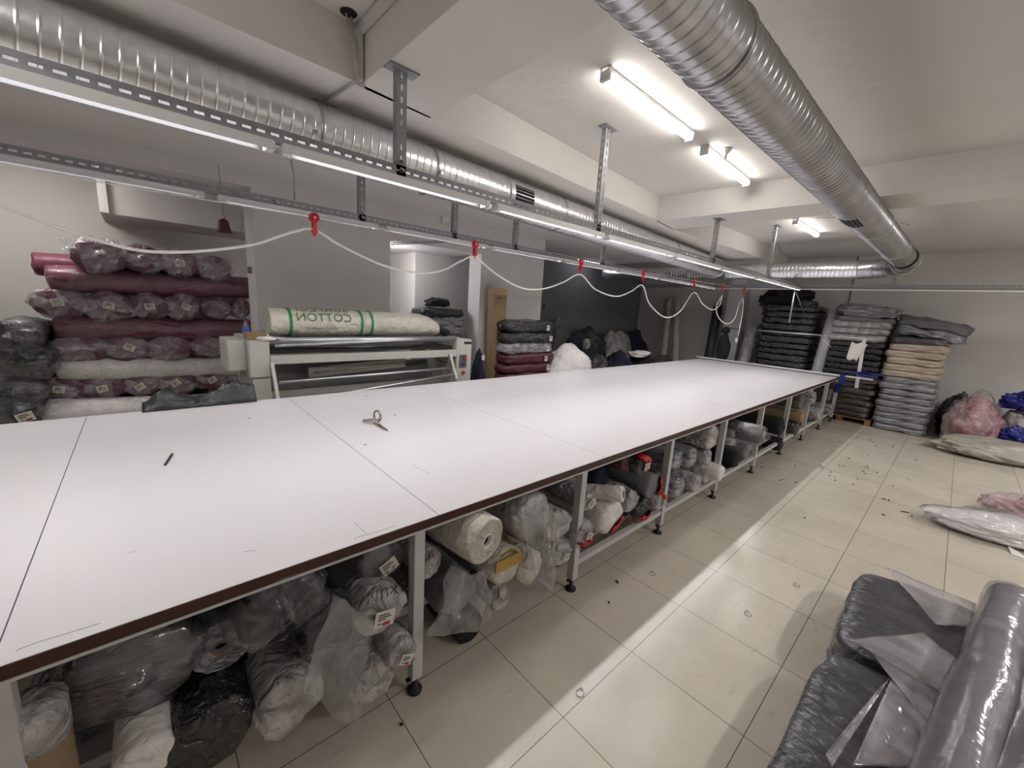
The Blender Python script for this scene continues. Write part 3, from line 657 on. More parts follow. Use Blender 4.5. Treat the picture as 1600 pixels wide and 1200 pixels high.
q = P(1151, 530, y=WY+.03)-fo; bm = NB(); box(bm, q.x-.03, q.x+.03, q.y-.02, q.y+.02, q.z-.05, q.z+.03, .008); box(bm, q.x-.018, q.x+.018, q.y-.014, q.y+.014, q.z-.075, q.z-.05, .003); obj('socket_plug', bm, M_white, fc)

# ================================================================== ON THE TABLE
# scissors
sc_a, sc_t = P(588, 663, z=TZ), P(620, 683, z=TZ)
dv = (sc_t-sc_a); L_ = .3; ang = math.atan2(dv.y, dv.x)
s = thing('scissors', 'steel tailoring scissors lying half open on the white table', 'scissors', (sc_a.x, sc_a.y, TZ), rot=(0, 0, ang))
for sg, nm in ((1, 'lower'), (-1, 'upper')):
    bm = NB(); zz = .006 if sg > 0 else .012
    pl = [(.0, .012*sg), (.05, .016*sg), (.13, .012*sg), (L_*.72, 0), (.13, -.004*sg), (.02, -.008*sg)]
    lo = [bm.verts.new((x, y, zz-.003)) for x, y in pl]; hi = [bm.verts.new((x, y, zz+.003)) for x, y in pl]
    bm.faces.new(lo); bm.faces.new(hi[::-1])
    for i in range(6): bm.faces.new((lo[i], lo[(i+1) % 6], hi[(i+1) % 6], hi[i]))
    bmesh.ops.recalc_face_normals(bm, faces=bm.faces); obj('blade', bm, M_steel, s)
    bm = NB()
    rx, rz, cx_, cy_ = .034, .03, -.055, -.035*sg
    if sg < 0: loop = [(-.05+.036*cos(a), .03+.012*cos(a), .052+.042*sin(a)) for a in [2*pi*k/16 for k in range(17)]]
    else: loop = [(-.075+.046*cos(a), -.035+.032*sin(a), .02+.01*cos(a)) for a in [2*pi*k/16 for k in range(17)]]
    tube(bm, loop, .0085, 8, False); tube(bm, [(.01, 0, zz), (-.02, .006*-sg, zz+.004), loop[0]], .009, 8); obj('handle', bm, M_steel, s, True)
bm = NB(); lathe(bm, [(.009, 0), (.009, .006), (.004, .009)], (.03, 0, .012), 12); obj('pivot_screw', bm, mat('brass', (200, 170, 110), .3, 1), s)
a, b = P(258, 726, z=TZ+.006), P(270, 708, z=TZ+.006)
pn = thing('pencil', 'short dark blue crayon pencil lying on the white table', 'pencil', a)
bm = NB(); tube(bm, [(0, 0, 0), (b-a)*.86], .006, 6); obj('barrel', bm, M_navy, pn)
bm = NB(); tube(bm, [(b-a)*.86, (b-a)], .006, 6, True, lambda i: (.006, .002)[i]); obj('tip', bm, M_blk, pn)
rnd = random.Random(5)
marks = [(619, 649, 'tiny red thread snippet on the table right of the scissors', mat('red_thread', (190, 60, 80))),
         (573, 695, 'tiny grey thread on the table in front of the scissors', M_grf),
         (574, 619, 'small dark lint speck near the back edge of the table', M_blkf), (560, 616, 'smaller dark lint speck near the back edge, left of another', M_grf),
         (392, 653, 'dark lint speck on the table behind the pencil', M_grf), (1135, 572, 'dark lint speck at the far end of the table', M_grf), (1006, 612, 'dark lint speck on the table middle', M_grf)]
for px, py, lb, m_ in marks:
    p = P(px, py, z=TZ+.002); bm = NB(); a = rnd.random()*3
    tube(bm, smoothpath([p-p, Vector((.012*cos(a), .012*sin(a), 0)), Vector((.02*cos(a+.8), .02*sin(a+.8), .001))], 4), .0018, 6)
    tag(obj('lint', bm, m_, None, True, loc=p), lb, 'lint')
# dark plastic sheet at back edge of table (225..395, 605..640)
dk = [(222, 640), (240, 617), (262, 620), (300, 622), (325, 613), (360, 606), (392, 604), (396, 625), (330, 633), (270, 641)]
bm = NB(); bmesh.ops.create_grid(bm, x_segments=34, y_segments=12, size=.5)
A = P(222, 641, z=TZ); B = P(398, 624, z=TZ)
for v in bm.verts:
    s_, t_ = v.co.x+.5, v.co.y+.5
    p = A.lerp(B, s_); p.y = 4.10+t_*.3
    h = (.075+.05*sin(s_*9+.4)+.03*s_+.05*abs(nz((s_*14, t_*5, 4), 1, 9)))*sin(pi*min(1, t_*1.1))*(min(1, s_*7))+.02*nz((s_*6, t_*4, 0), 1.5, 3)+.035*abs(nz((s_*9, t_*3, 1), 1.2, 6))
    v.co = Vector((p.x, p.y, TZ+.004+max(0, h)*(1 if .02 < t_ < .98 else .3)))
o = obj('dark_plastic_sheet', bm, mat('charcoal_film', (46, 48, 50), .35, bump=.6, bscale=16, var=.2), None, True); tag(o, 'crumpled charcoal plastic sheet on the back edge of the table', 'plastic sheet')
o.modifiers.new('s', 'SOLIDIFY').thickness = .004

# ================================================================== ROLLS UNDER THE TABLE
def make_roll(name, label, cat, loc, r, L, m, seed, style='pouch', wrap=None, card=None, hole=0, tape=None, yaw=0, pitch=0, group=None, lump=.03, band=None, sag=.93, cardoff=(0, 0), knotm=None):
    t = thing(name, label, cat, loc, group, rot=(pitch, 0, yaw))
    b = obj('rolled_fabric', roll_bm(r, L, seed, lump, style, sag, hole=hole), m, t, True)
    if hole:
        bm = NB(); tube(bm, [(0, -.004, 0), (0, .12, 0)], hole, 20, False); c = obj('core_tube', bm, M_kraft if m is not M_cream else M_whf, t, True)
        c.modifiers.new('s', 'SOLIDIFY').thickness = .006
        bm = NB(); lathe(bm, [(hole*.97, .022), (hole*.5, .024)], (0, 0, 0), 16, 'Y'); obj('core_shade', bm, M_dkm, t)  # dark disc painting the shade inside the core
    if wrap:
        w_ = obj('plastic_wrap', roll_bm(r, min(L, L*.98), seed+50, lump*1.6, 'knot' if style != 'flat' else 'pouch', sag, inflate=.012), wrap, t, True)
        w_.location.y = -.012
    if card: cards(t, r, seed, card, y=-.02 if not wrap else -.035, off=cardoff, red=(band is not None))
    if band:
        bm = NB(); a0, a1 = band; n = 12; vs = []
        for k in range(n+1):
            a = a0+(a1-a0)*k/n
            for rr, y in ((.5, -.018), (.9, -.006), (1.05, .07)): vs.append(bm.verts.new((r*rr*cos(a), y, r*rr*sin(a)*sag)))
        for k in range(n):
            for j in range(2): bm.faces.new((vs[k*3+j], vs[k*3+3+j], vs[k*3+4+j], vs[k*3+1+j]))
        q = obj('red_band', bm, M_redp, t, True); q.modifiers.new('s', 'SOLIDIFY').thickness = .003
    if tape:
        bm = NB(); n = 10; vs = []
        for k in range(n+1):
            a = tape[0]+(tape[1]-tape[0])*k/n
            for y in (-.004, .15):
                vs.append(bm.verts.new((r*1.03*cos(a)*(.75 if y < 0 else 1), y, r*1.03*sin(a)*sag*(.75 if y < 0 else 1))))
        for k in range(n): bm.faces.new((vs[k*2], vs[k*2+2], vs[k*2+3], vs[k*2+1]))
        box(bm, -r*.82, r*.6, -.024, -.018, r*.1, r*.62)
        q = obj('packing_tape', bm, M_tape, t); q.modifiers.new('s', 'SOLIDIFY').thickness = .002
    return t
def under(px, py, rpx, m, label, yf=1.50, L=1.1, seed=None, **k):
    p = P(px, py, y=yf); r = rpx*depth(p)/F
    return make_roll(k.pop('name', 'fabric_roll'), label, k.pop('cat', 'fabric roll'), p, r, L, m, seed if seed is not None else int(px*7+py), group='rolls on the shelf under the table', **k)
B_ = 'under the near end of the table'
under(205, 1062, 84, M_brn, 'large hazy-wrapped grey roll end '+B_, yf=1.62, wrap=M_clearh, L=1.3, lump=.04)
under(345, 1012, 46, M_silv, 'dull white roll with hollow core, between two large bagged rolls', yf=1.66, style='flat', hole=.022)
under(443, 958, 56, M_blkf, 'black roll in loose clear bag hanging forward '+B_, yf=1.47, wrap=M_clear, lump=.06)
under(330, 1160, 64, M_blkp, 'glossy black roll lowest '+B_, yf=1.5, L=1.0)
under(452, 1112, 50, M_whp, 'white roll in a dirty pinkish bag, lowest left of the first front leg', yf=1.46, lump=.07)
under(520, 985, 46, M_blkf, 'dark grey roll behind the draped clear bag near the first front leg', yf=1.52, wrap=M_clear)
under(588, 1072, 38, M_whp, 'crumpled white roll end with ink smudges beside the first front leg foot', yf=1.46, lump=.08)
under(598, 962, 43, M_whp, 'white roll with handwriting and paper label left of the first front leg', yf=1.47, card=.09, band=(-.7, -.69), lump=.04)
under(632, 1026, 26, M_whp, 'small white roll with paper label against the first front leg', yf=1.43, card=.06, band=(-.7, -.69))
under(600, 880, 36, M_grf, 'grey roll with paper tag high up left of the first front leg', yf=1.6, wrap=M_clear, card=.08, cardoff=(.01, .0))
under(540, 893, 30, M_blkf, 'dark roll high under the tabletop, second left of the first front leg', yf=1.62)
under(100, 1000, 44, M_navy, 'dark roll high under the tabletop at the left picture edge', yf=1.75)
under(230, 1195, 40, M_whf, 'white fabric roll at the bottom picture edge under the table', yf=1.5)
under(110, 1130, 56, M_dbag, 'dark bagged roll low beside the brown cardboard tube', yf=1.75, L=.9)
under(400, 1060, 34, M_blkf, 'small dark roll deep between bagged rolls near the table end', yf=1.7)
# draped clear bag (oversized film)
M_bag = plastic('loose_bag_film', (190, 188, 194), .14, bscale=3.5, bump=.25, rough=.12)
def drape(label, outline, yf, m, seed, amp=.03, nm='clear_bag', group=None):
    """loose film bag hanging in front: quad patch in the plane y~yf given by 4 picture corners"""
    q = [P(a, b, y=yf) for a, b in outline]; n = 18; bm = NB(); g = []
    for i in range(n+1):
        row = []
        for j in range(n+1):
            s_, t_ = i/n, j/n
            p = (q[0]*(1-s_)+q[1]*s_)*(1-t_)+(q[3]*(1-s_)+q[2]*s_)*t_
            bul = sin(pi*s_)*(.5+.5*sin(pi*t_))
            p = p+Vector((nz((s_*2, t_*2, 0), 1.2, seed)*amp, -amp*1.6*bul-abs(nz((s_*5+t_*1.5, t_*.8, 2), 1, seed))*amp*1.2, nz((s_*2, t_*2, 5), 1.2, seed)*amp))
            row.append(bm.verts.new(p-q[0]))
        g.append(row)
    for i in range(n):
        for j in range(n): bm.faces.new((g[i][j], g[i+1][j], g[i+1][j+1], g[i][j+1]))
    # back layer so that it is a bag, not a card
    back = []
    for i in range(n+1):
        back.append([bm.verts.new(v.co+Vector((0, .035*sin(pi*i/n)*sin(pi*j/n)+.002+.09*sin(pi*i/n)*sin(pi*j/n), 0))) for j, v in enumerate(g[i])])
    for i in range(n):
        for j in range(n): bm.faces.new((back[i][j], back[i][j+1], back[i+1][j+1], back[i+1][j]))
    o = obj(nm, bm, m, None, True, loc=q[0]); return tag(o, label, 'plastic bag', group)
drape('loose clear plastic bag draped low in front of rolls left of the first front leg', [(520, 925), (585, 975), (560, 1130), (470, 1080)], 1.40, M_bag, 3)
drape('large hazy plastic bag hanging from the shelf right of the first front leg', [(700, 885), (760, 890), (765, 965), (668, 1000)], 1.44, M_bag, 7, .05)
drape('clear plastic bag hanging over the white roll in the second bay', [(812, 790), (868, 800), (862, 920), (836, 905)], 1.36, M_bag, 11, .03)
p = P(598, 962, y=1.45); bm = NB()
for st_ in ([(575, 945), (576, 927), (588, 940), (590, 922)], [(596, 938), (597, 922), (604, 918), (606, 932)], [(610, 928), (620, 914), (616, 930)], [(611, 916), (622, 928)], [(626, 912), (634, 908), (628, 924), (640, 918)]):
    tube(bm, [P(a_, b_, y=1.405)-p for a_, b_ in st_], .0022, 5)
obj('ink_handwriting', bm, M_ink, None, loc=p)
hw = bpy.data.objects['ink_handwriting']; hw.parent = [o for o in COL.objects if o.get('label', '').startswith('white roll with handwriting')][0]; hw.matrix_parent_inverse = hw.parent.matrix_basis.inverted()
# second bay
under(762, 846, 40, M_cream, 'cream fabric roll with hollow core poking out in the second bay', yf=1.40, style='flat', hole=.034, L=1.1, yaw=.2, pitch=.04, lump=.02)
under(700, 830, 30, M_navy, 'dark roll high under the tabletop behind the first front leg', yf=1.65)
under(676, 887, 20, M_whp, 'small white bag roll touching the right side of the first front leg', yf=1.5, lump=.09, L=.5)
under(793, 886, 36, M_cream, 'cream roll with brown packing tape below the cored roll', yf=1.46, tape=(.3, 2.1), lump=.05)
under(836, 812, 40, M_whp, 'bulky white roll in film at the middle of the second bay', yf=1.45, wrap=M_clear, lump=.05)
under(878, 822, 28, M_whp, 'white wrapped roll just left of the second front leg', yf=1.47, lump=.06)
under(882, 868, 22, M_whp, 'small white wrapped roll low by the second front leg', yf=1.44, lump=.07, card=.05)
under(832, 892, 28, M_cream, 'pale cream roll lowest in the second bay', yf=1.46, lump=.05)
under(786, 941, 17, M_whp, 'smallest white bag roll lowest in the second bay', yf=1.44, lump=.1, L=.6)
under(720, 930, 36, M_grf, 'grey roll inside the hazy hanging bag', yf=1.53, lump=.05)
under(738, 985, 26, M_blkf, 'black roll lowest right of the first front leg', yf=1.58, L=.9)
# third bay
under(922, 785, 17, M_whp, 'white roll with paper label touching the second front leg, upper one', yf=1.5, card=.07)
under(918, 836, 21, M_whp, 'white roll with red band and label at the shelf rail by the second leg', yf=1.46, card=.06, band=(-2.6, -.6))
under(960, 808, 29, M_whf, 'plump white roll with red band at the centre of the third bay', yf=1.46, band=(-1.9, -.2), lump=.04)
under(974, 772, 13, M_whf, 'thin white roll with hollow core tilted upward in the third bay', yf=1.42, style='flat', hole=.02, yaw=.35, pitch=-.18, L=.9)
under(990, 785, 19, M_whp, 'small white roll end between two darker rolls in the third bay', yf=1.5, lump=.07)
under(1008, 728, 18, M_dbag, 'dark roll with red band high in the third bay', yf=1.47, card=.07, band=(.1, 2.2))
under(984, 722, 19, M_bale, 'burgundy roll high under the tabletop in the third bay', yf=1.56)
under(1024, 762, 22, M_grf, 'grey roll with red strap left of the third front leg', yf=1.47, band=(-1.2, .9))
under(1010, 796, 21, M_dbag, 'dark roll with red band low in the third bay', yf=1.47, band=(-2.6, -.4), lump=.04)
under(1036, 786, 15, M_whp, 'small white roll with red strap in front of the third front leg', yf=1.42, card=.045, band=(.2, 1.7), L=.7)
under(945, 745, 21, M_navy, 'navy roll high under the tabletop by the second leg', yf=1.7)
# fourth bay
for (px, py, r_, lb) in ((1062, 720, 17, 'grey wrapped roll right of the third front leg, upper one'), (1085, 717, 17, 'grey wrapped roll, second from the third leg in the upper row'),
                         (1064, 764, 18, 'grey wrapped roll lowest right of the third front leg'), (1092, 757, 15, 'white torn-wrapped roll, second from the third leg in the lower row'),
                         (1110, 716, 13, 'pale crumpled roll in the upper row left of the fourth leg'), (1108, 745, 13, 'pale crumpled roll in the lower row left of the fourth leg')):
    under(px, py, r_, M_whp if 'white' in lb or 'pale' in lb else M_silv, lb, yf=1.47, lump=.05, L=1.2)
under(1117, 685, 20, M_whp, 'large pale crumpled roll high under the tabletop by the fourth leg', yf=1.45, lump=.08)
under(1129, 741, 13, M_whf, 'round white bundle poking out in front of the fourth front leg', yf=1.38, lump=.05, L=.5)
under(1090, 690, 14, M_blkf, 'black roll high under the tabletop right of the third leg', yf=1.7)
# fifth bay and beyond
under(1152, 684, 17, M_silv, 'grey roll right of the fourth front leg, upper one', yf=1.46)
under(1194, 682, 16, M_dbag, 'long dark grey roll sticking far out in the fifth bay', yf=1.22, L=1.4, wrap=M_clear)
under(1170, 707, 13, M_grf, 'grey roll in front of the fifth front leg', yf=1.44)
under(1152, 722, 15, M_blkf, 'black roll lowest right of the fourth leg', yf=1.5)
under(1224, 668, 15, M_blkf, 'black bundle between the fifth and sixth front legs', yf=1.46)
under(1222, 695, 12, M_blkf, 'black bundle lower between the fifth and sixth front legs', yf=1.46)
under(1247, 700-30, 12, M_dbag, 'dark roll right of the sixth front leg', yf=1.46)
under(1256, 628, 14, M_brn, 'large brownish roll high beyond the sixth front leg', yf=1.46)
under(1274, 623, 11, M_silv, 'silvery roll end high near the far end of the shelf', yf=1.44)
under(1256, 653, 10, M_kraft, 'brown cardboard-wrapped roll low beyond the sixth leg', yf=1.42)
under(1284, 648, 11, M_whp, 'pale hazy roll low near the far end of the shelf', yf=1.42)
under(1302, 640, 9, M_silv, 'grey roll lowest at the far end of the shelf', yf=1.42)
under(1300, 618, 10, M_brn, 'brown roll highest at the far end of the shelf', yf=1.44)
# brown carton at left edge
p = P(42, 1140, y=1.5); ct = thing('cardboard_tube', 'brown cardboard tube end standing under the table at the left picture edge', 'tube', (p.x, 1.56, 0.0))
bm = NB(); lathe(bm, [(.07, .0), (.07, .62), (.064, .62), (.064, .6)], (0, 0, 0), 20); obj('tube_wall', bm, M_kraft, ct, True)
bm = NB(); lathe(bm, [(.073, .62), (.074, .74), (.05, .76)], (0, 0, 0), 20); obj('white_wrap', bm, M_whp, ct, True)
p = P(8, 1150, y=1.5); bm = blob_bm(.09, .09, .2, 4, .12); tag(obj('cloth_bundle', bm, M_grf, None, True, loc=(p.x, 1.5, 0)), 'grey cloth bundle at the lower left picture corner', 'bundle')

# ================================================================== BURGUNDY ROLL STACK (left)
def end_roll(px, py, rx, ry, row, n_, m=M_burgend, yf=5.95, card=True, wrap=True, L=1.15, seed=None):
    p = P(px, py, y=yf); r = ry*1.1*depth(p)/F; rw = rx*.84*depth(p)/F
    sd = int(px*3+py)
    nm = 'burgundy' if m in (M_burgend, M_burg) else 'dark grey'
    t = thing('wrapped_fabric_roll', f'{n_} {nm} wrapped roll end in the {row}', 'fabric roll', p, f'{nm} roll ends in the left stack')
    b = obj('rolled_fabric', roll_bm(r, L, sd, .03, 'pouch', .96), m, t, True); b.scale.x = rw/r
    if wrap:
        w_ = obj('plastic_wrap', roll_bm(r, L*.5, sd+9, .06, 'knot', .96, inflate=.008, backcap=False), M_wrapend, t, True); w_.scale.x = rw/r; w_.location.y = -.006
    if card: cards(t, r, sd, .085, y=-.045 if wrap else -.03, off=(random.Random(sd).uniform(-.02, .03), random.Random(sd+1).uniform(-.02, .02)))
    return t
O = ['leftmost', 'second', 'third', 'fourth', 'fifth', 'sixth']
R_ = [('top row of the stack', [(156, 400, 38, 24, 0), (224, 404, 31, 20, 0), (281, 412, 27, 19, 1), (335, 420, 29, 18, 0)], 5.9),
      ('second row of roll ends from the top', [(92, 474, 36, 22, 1), (168, 479, 37, 22, 1), (234, 478, 29, 19, 1), (286, 480, 27, 19, 1), (339, 483, 23, 15, 0), (378, 482, 14, 15, 0)], 5.95),
      ('third row of roll ends from the top', [(122, 548, 42, 20, 0), (198, 545, 34, 19, 1), (265, 545, 32, 20, 0), (326, 543, 28, 16, 0), (374, 541, 22, 14, 0)], 5.95),
      ('lowest visible row of roll ends', [(90, 611, 40, 20, 1), (161, 606, 33, 18, 1), (222, 601, 28, 17, 1), (278, 600, 29, 16, 1), (334, 594, 27, 15, 1), (378, 594, 20, 14, 0)], 5.95)]
for row, items, yf in R_:
    for i, (px, py, rx, ry, c_) in enumerate(items): end_roll(px, py, rx, ry, row, O[i], yf=yf, card=bool(c_))
def long_roll(ax, ay, bx, by, rpx, m, label, yf=6.0, seed=0, wrap=False, name='long_fabric_roll'):
    a = P(ax, ay, y=yf); b = P(bx, by, y=yf); d = b-a; L = d.length; r = rpx*depth((a+b)/2)/F
    t = thing(name, label, 'fabric roll', a); t.rotation_euler = (0, -math.atan2(d.z, d.x), 0)
    bm = roll_bm(r, L, seed, .02, 'pouch', .95)
    for v in bm.verts: v.co = Vector((v.co.y, v.co.x, v.co.z))
    bmesh.ops.recalc_face_normals(bm, faces=bm.faces)
    obj('rolled_fabric', bm, m, t, True)
    if wrap:
        bm = roll_bm(r, L, seed+7, .03, 'pouch', .95, inflate=.006)
        for v in bm.verts: v.co = Vector((v.co.y, v.co.x, v.co.z))
        bmesh.ops.recalc_face_normals(bm, faces=bm.faces); obj('plastic_wrap', bm, M_clear, t, True)
    return t
long_roll(73, 435, 420, 452, 18, M_burg, 'long burgundy roll lying sideways under the top row of roll ends', seed=2, wrap=True, yf=6.08)
long_roll(84, 512, 420, 516, 18, M_burg, 'long burgundy roll lying sideways, middle of the stack', seed=3, wrap=True, yf=6.08)
long_roll(86, 577, 420, 572, 17, M_whf, 'long white roll lying sideways between rows of burgundy ends', seed=4, wrap=True, yf=6.05)
long_roll(62, 648, 400, 632, 22, M_whf, 'long white roll lying sideways lowest in the stack behind the table', seed=5, wrap=True, yf=5.95)
long_roll(50, 412, 300, 425, 17, M_burg, 'burgundy roll lying sideways behind the top left of the stack', seed=6, yf=6.45)
long_roll(80, 428, 300, 440, 14, M_burg, 'short burgundy roll lying sideways at the stack top left corner', seed=7, yf=6.3)
drape('empty clear plastic sleeve end puffed up above the top left roll', [(92, 372), (185, 372), (190, 402), (110, 408)], 6.1, M_clear, 21, .05, nm='plastic_sleeve')
# hidden rows that carry the stack
for i in range(5):
    p = Vector((-.62+i*.36, 6.0, .46)); make_roll('wrapped_fabric_roll', f'{O[i]} burgundy roll in the hidden bottom row of the left stack', 'fabric roll', p, .15, 1.15, M_burgend, 70+i, group='hidden burgundy rolls at the stack base')
    p = Vector((-.62+i*.36, 6.0, .155)); make_roll('wrapped_fabric_roll', f'{O[i]} burgundy roll on the floor below the left stack', 'fabric roll', p, .15, 1.15, M_burgend, 80+i, group='burgundy rolls on the floor')
# dark bagged rolls at far left
for px, py, rx, ry, lb in ((12, 528, 42, 27, 'top dark grey bagged roll at the left picture edge'), (28, 567, 48, 30, 'second dark grey bagged roll at the left picture edge'),
                           (15, 617, 42, 22, 'third dark grey bagged roll at the left picture edge'), (20, 648, 38, 22, 'lowest dark bagged roll with paper label and red sticker')):
    p = P(px, py, y=5.6); r = ry*depth(p)/F; t = thing('bagged_fabric_roll', lb, 'fabric roll', p, 'dark bagged rolls at the left edge')
    b = obj('rolled_fabric', roll_bm(r, .95, px+py, .06, 'knot'), M_dbag, t, True); b.scale.x = rx*.8/ry
    b = obj('plastic_wrap', roll_bm(r, .5, px+py+4, .09, 'knot', inflate=.01, backcap=False), M_clear, t, True); b.scale.x = rx*.8/ry
    if 'label' in lb: cards(t, r, 3, .11, y=-.06, off=(.08, -.02), red=True)
for i in range(2):
    make_roll('bagged_fabric_roll', ['dark bagged roll on the floor at the far left', 'dark bagged roll just above the floor at the far left'][i], 'fabric roll', (-.98, 5.65, .2+.33*i), .18, .9, M_dbag, 90+i)
for px, py, n_ in ((57, 528, 'lower'), (75, 523, 'upper')):
    p = P(px, py, y=6.3); t = thing('cored_roll', f'{n_} black roll with pale core stub behind the dark bagged rolls', 'fabric roll', p)
    obj('rolled_fabric', roll_bm(.1, .9, px, .03), M_blkf, t, True); bm = NB(); tube(bm, [(.05, -.05, 0), (.05, .05, .0)], .022, 12); obj('core_stub', bm, M_kraft, t, True)

# ================================================================== ROLLING MACHINE
MY = 4.62
mo = Vector((.95, MY, 0)); mc = thing('fabric_rolling_machine', 'grey-white fabric inspection and rolling machine behind the table', 'machine', mo)
def mp(px, py, dy=0): return P(px, py, y=MY+dy)-mo
M_mach = mat('machine_paint', (186, 184, 178), .5, var=.04, vscale=6)
xl0, xl1 = P(395, 600, y=MY).x-mo.x, P(424, 600, y=MY).x-mo.x
xr0, xr1 = P(711, 600, y=MY).x-mo.x, P(734, 600, y=MY).x-mo.x
bm = NB(); box(bm, xl0, xl1, 0, .07, 0, 1.05, .005); box(bm, xl0, xl1, .75, .82, 0, 1.4, .005); box(bm, xl0-.02, xl1, -.01, .83, 1.06, 1.43, .008); obj('left_cabinet', bm, M_mach, mc)
bm = NB(); box(bm, xl0-.18, xl0-.02, .1, .6, 1.12, 1.42, .01); obj('side_tray', bm, M_mach, mc)
bm = NB(); box(bm, xr0, xr1, -.01, .83, .2, 1.42, .008); box(bm, xr0, xr0+.06, 0, .07, 0, .2); box(bm, xr1-.06, xr1, .75, .82, 0, .2)
rc = obj('control_cabinet', bm, M_mach, mc)
bm = NB(); box(bm, xr0+.05, xr0+.17, -.022, -.0105, 1.03, 1.21, .003); pn_ = obj('control_panel', bm, mat('panel_grey', (86, 88, 94), .5), rc)
bm = NB(); lathe(bm, [(.022, -.045), (.024, -.03), (.024, -.022)], (xr0+.13, 0, 1.17), 14, 'Y'); obj('red_button', bm, M_redp, pn_)
bm = NB(); lathe(bm, [(.02, -.04), (.022, -.03), (.022, -.022)], (xr0+.11, 0, 1.08), 14, 'Y'); obj('blue_button', bm, M_bluepl, pn_)
bm = NB(); lathe(bm, [(.022, -.04), (.026, -.02), (.026, -.012)], (xr0+.12, 0, .96), 14, 'Y'); obj('orange_switch', bm, M_orange, rc)
bm = NB(); box(bm, xr0+.12, xr1-.01, -.014, -.0105, 1.355, 1.39); obj('name_plate', bm, M_blk, rc)
bm = NB(); box(bm, xl1, xr0, -.02, .05, 1.19, 1.28, .004); obj('cross_beam', bm, M_mach, mc)
bm = NB(); box(bm, xl1, xr0, .5, .56, .72, .8, .004); obj('rear_beam', bm, M_mach, mc)
for dy, zz in ((.06, 1.44), (.42, 1.44)):
    bm = NB(); tube(bm, [(xl1-.02, dy, zz-.02), (xr0+.02, dy, zz-.02)], .038, 18); obj('cradle_roller', bm, M_alu, mc, True)
bm = NB(); a = P(428, 540, y=MY-.02)-mo; b = P(695, 528, y=MY-.02)-mo; tube(bm, [a+Vector((0, -.04, 0)), b+Vector((0, -.04, 0))], .014, 10); obj('front_rod', bm, M_alu, mc, True)
bm = NB(); box(bm, xl1+.01, xr0-.01, .08, .7, 1.29, 1.32); obj('trough', bm, M_blk, mc)
# swing frame with rods
for (q0, q1) in (((425, 568), (436, 634)), ((703, 553), (713, 592))):
    bm = NB(); a = P(*q0, y=MY-.03)-mo; b = P(*q1, y=MY-.22)-mo; obox(bm, a, b, .03, .03); obj('swing_arm', bm, M_mach, mc)
for (q0, q1, dy) in (((436, 598), (706, 575), -.1), ((438, 632), (710, 585), -.2)):
    bm = NB(); tube(bm, [P(*q0, y=MY+dy)-mo, P(*q1, y=MY+dy)-mo], .017, 12); obj('guide_rod', bm, M_alu, mc, True)
bm = NB(); box(bm, xl1+.02, xr0-.02, .72, .75, .25, 1.05); obj('back_sheet', bm, mat('machine_back_panel', (140, 140, 140), .4), mc)
fl = thing('light_box', 'thin fluorescent lamp fitting fixed inside the rolling machine', 'lamp fitting', P(480, 580, y=MY+.45))
qa, qb = P(482, 582, y=MY+.45), P(632, 566, y=MY+.45)
bm = NB(); obox(bm, (0, 0, 0), qb-qa+Vector((0, 0, 0)), .05, .12); obj('housing', bm, M_mach, fl); fl.location = qa
bm = NB(); tube(bm, [Vector((.05, -.045, 0)), (qb-qa)*.95+Vector((0, -.045, 0))], .014, 10); obj('unlit_tube', bm, M_cream, fl, True)
# cables
bm = NB(); tube(bm, smoothpath([P(632, 569, y=MY+.3), P(660, 566, y=MY+.3), P(675, 556, y=MY+.3), P(690, 565, y=MY+.3), P(709, 568, y=MY+.1)], 5), .006, 6); tag(obj('machine_cable', bm, M_blk, None, True), 'black cable running to the control cabinet of the machine', 'cable')
# cream roll on the machine
ca = P(418, 508, y=MY+.24); cb = P(684, 508, y=MY+.24); zc = 1.445+.155
cr = thing('cream_fabric_roll', 'big cream fabric roll with green bands and mirrored green print on the machine', 'fabric roll', (ca.x, MY+.24, zc))
Lr = cb.x-ca.x; RR = .148
bm = roll_bm(RR, Lr, 33, .012, 'flat', .98, seg=40, hole=.03)
for v in bm.verts:
    v.co = Vector((v.co.y, v.co.x, v.co.z))
    if v.co.x > Lr-.35: f = 1-.45*((v.co.x-(Lr-.35))/.35)**2; v.co.y *= f; v.co.z = (v.co.z+RR)*f-RR
bmesh.ops.recalc_face_normals(bm, faces=bm.faces); obj('rolled_fabric', bm, mat('cream_roll_film', (204, 200, 184), .4, bump=1, bscale=10, dist=.05, var=.08, coat=.4), cr, True)
bm = NB(); lathe(bm, [(.03, .0), (.028, .01)], (0, 0, 0), 14); 
for v in bm.verts: v.co = Vector((v.co.z+.012, v.co.x, v.co.y))
obj('core_end_shade', bm, M_dkm, cr)  # dark disc standing for the shade in the core
for px in (455, 566, 582):
    x = P(px, 508, y=MY+.1).x-ca.x; bm = NB()
    tube(bm, [(x-.014, 0, 0), (x+.014, 0, 0)], RR+.006, 40, False); q = obj('green_band', bm, M_green, cr, True)
def roll_text(txt, size, x, ang, m, name):
    cu = bpy.data.curves.new(name, 'FONT'); cu.body = txt; cu.size = size; cu.align_x = 'CENTER'; cu.extrude = 0; cu.resolution_u = 3
    tmp = bpy.data.objects.new('tmp', cu); COL.objects.link(tmp)
    dg = bpy.context.evaluated_depsgraph_get(); me = bpy.data.meshes.new_from_object(tmp.evaluated_get(dg))
    bpy.data.objects.remove(tmp); bm = NB(); bm.from_mesh(me)
    bmesh.ops.subdivide_edges(bm, edges=[e for e in bm.edges if e.calc_length() > .03], cuts=2)
    for v in bm.verts:
        u_, h_ = v.co.x, v.co.y; th = ang+h_/RR     # mirrored: text runs towards -x
        v.co = Vector((x-u_, -(RR+.009)*cos(th), (RR+.009)*sin(th)))
    o = obj(name, bm, m, cr)
    return o
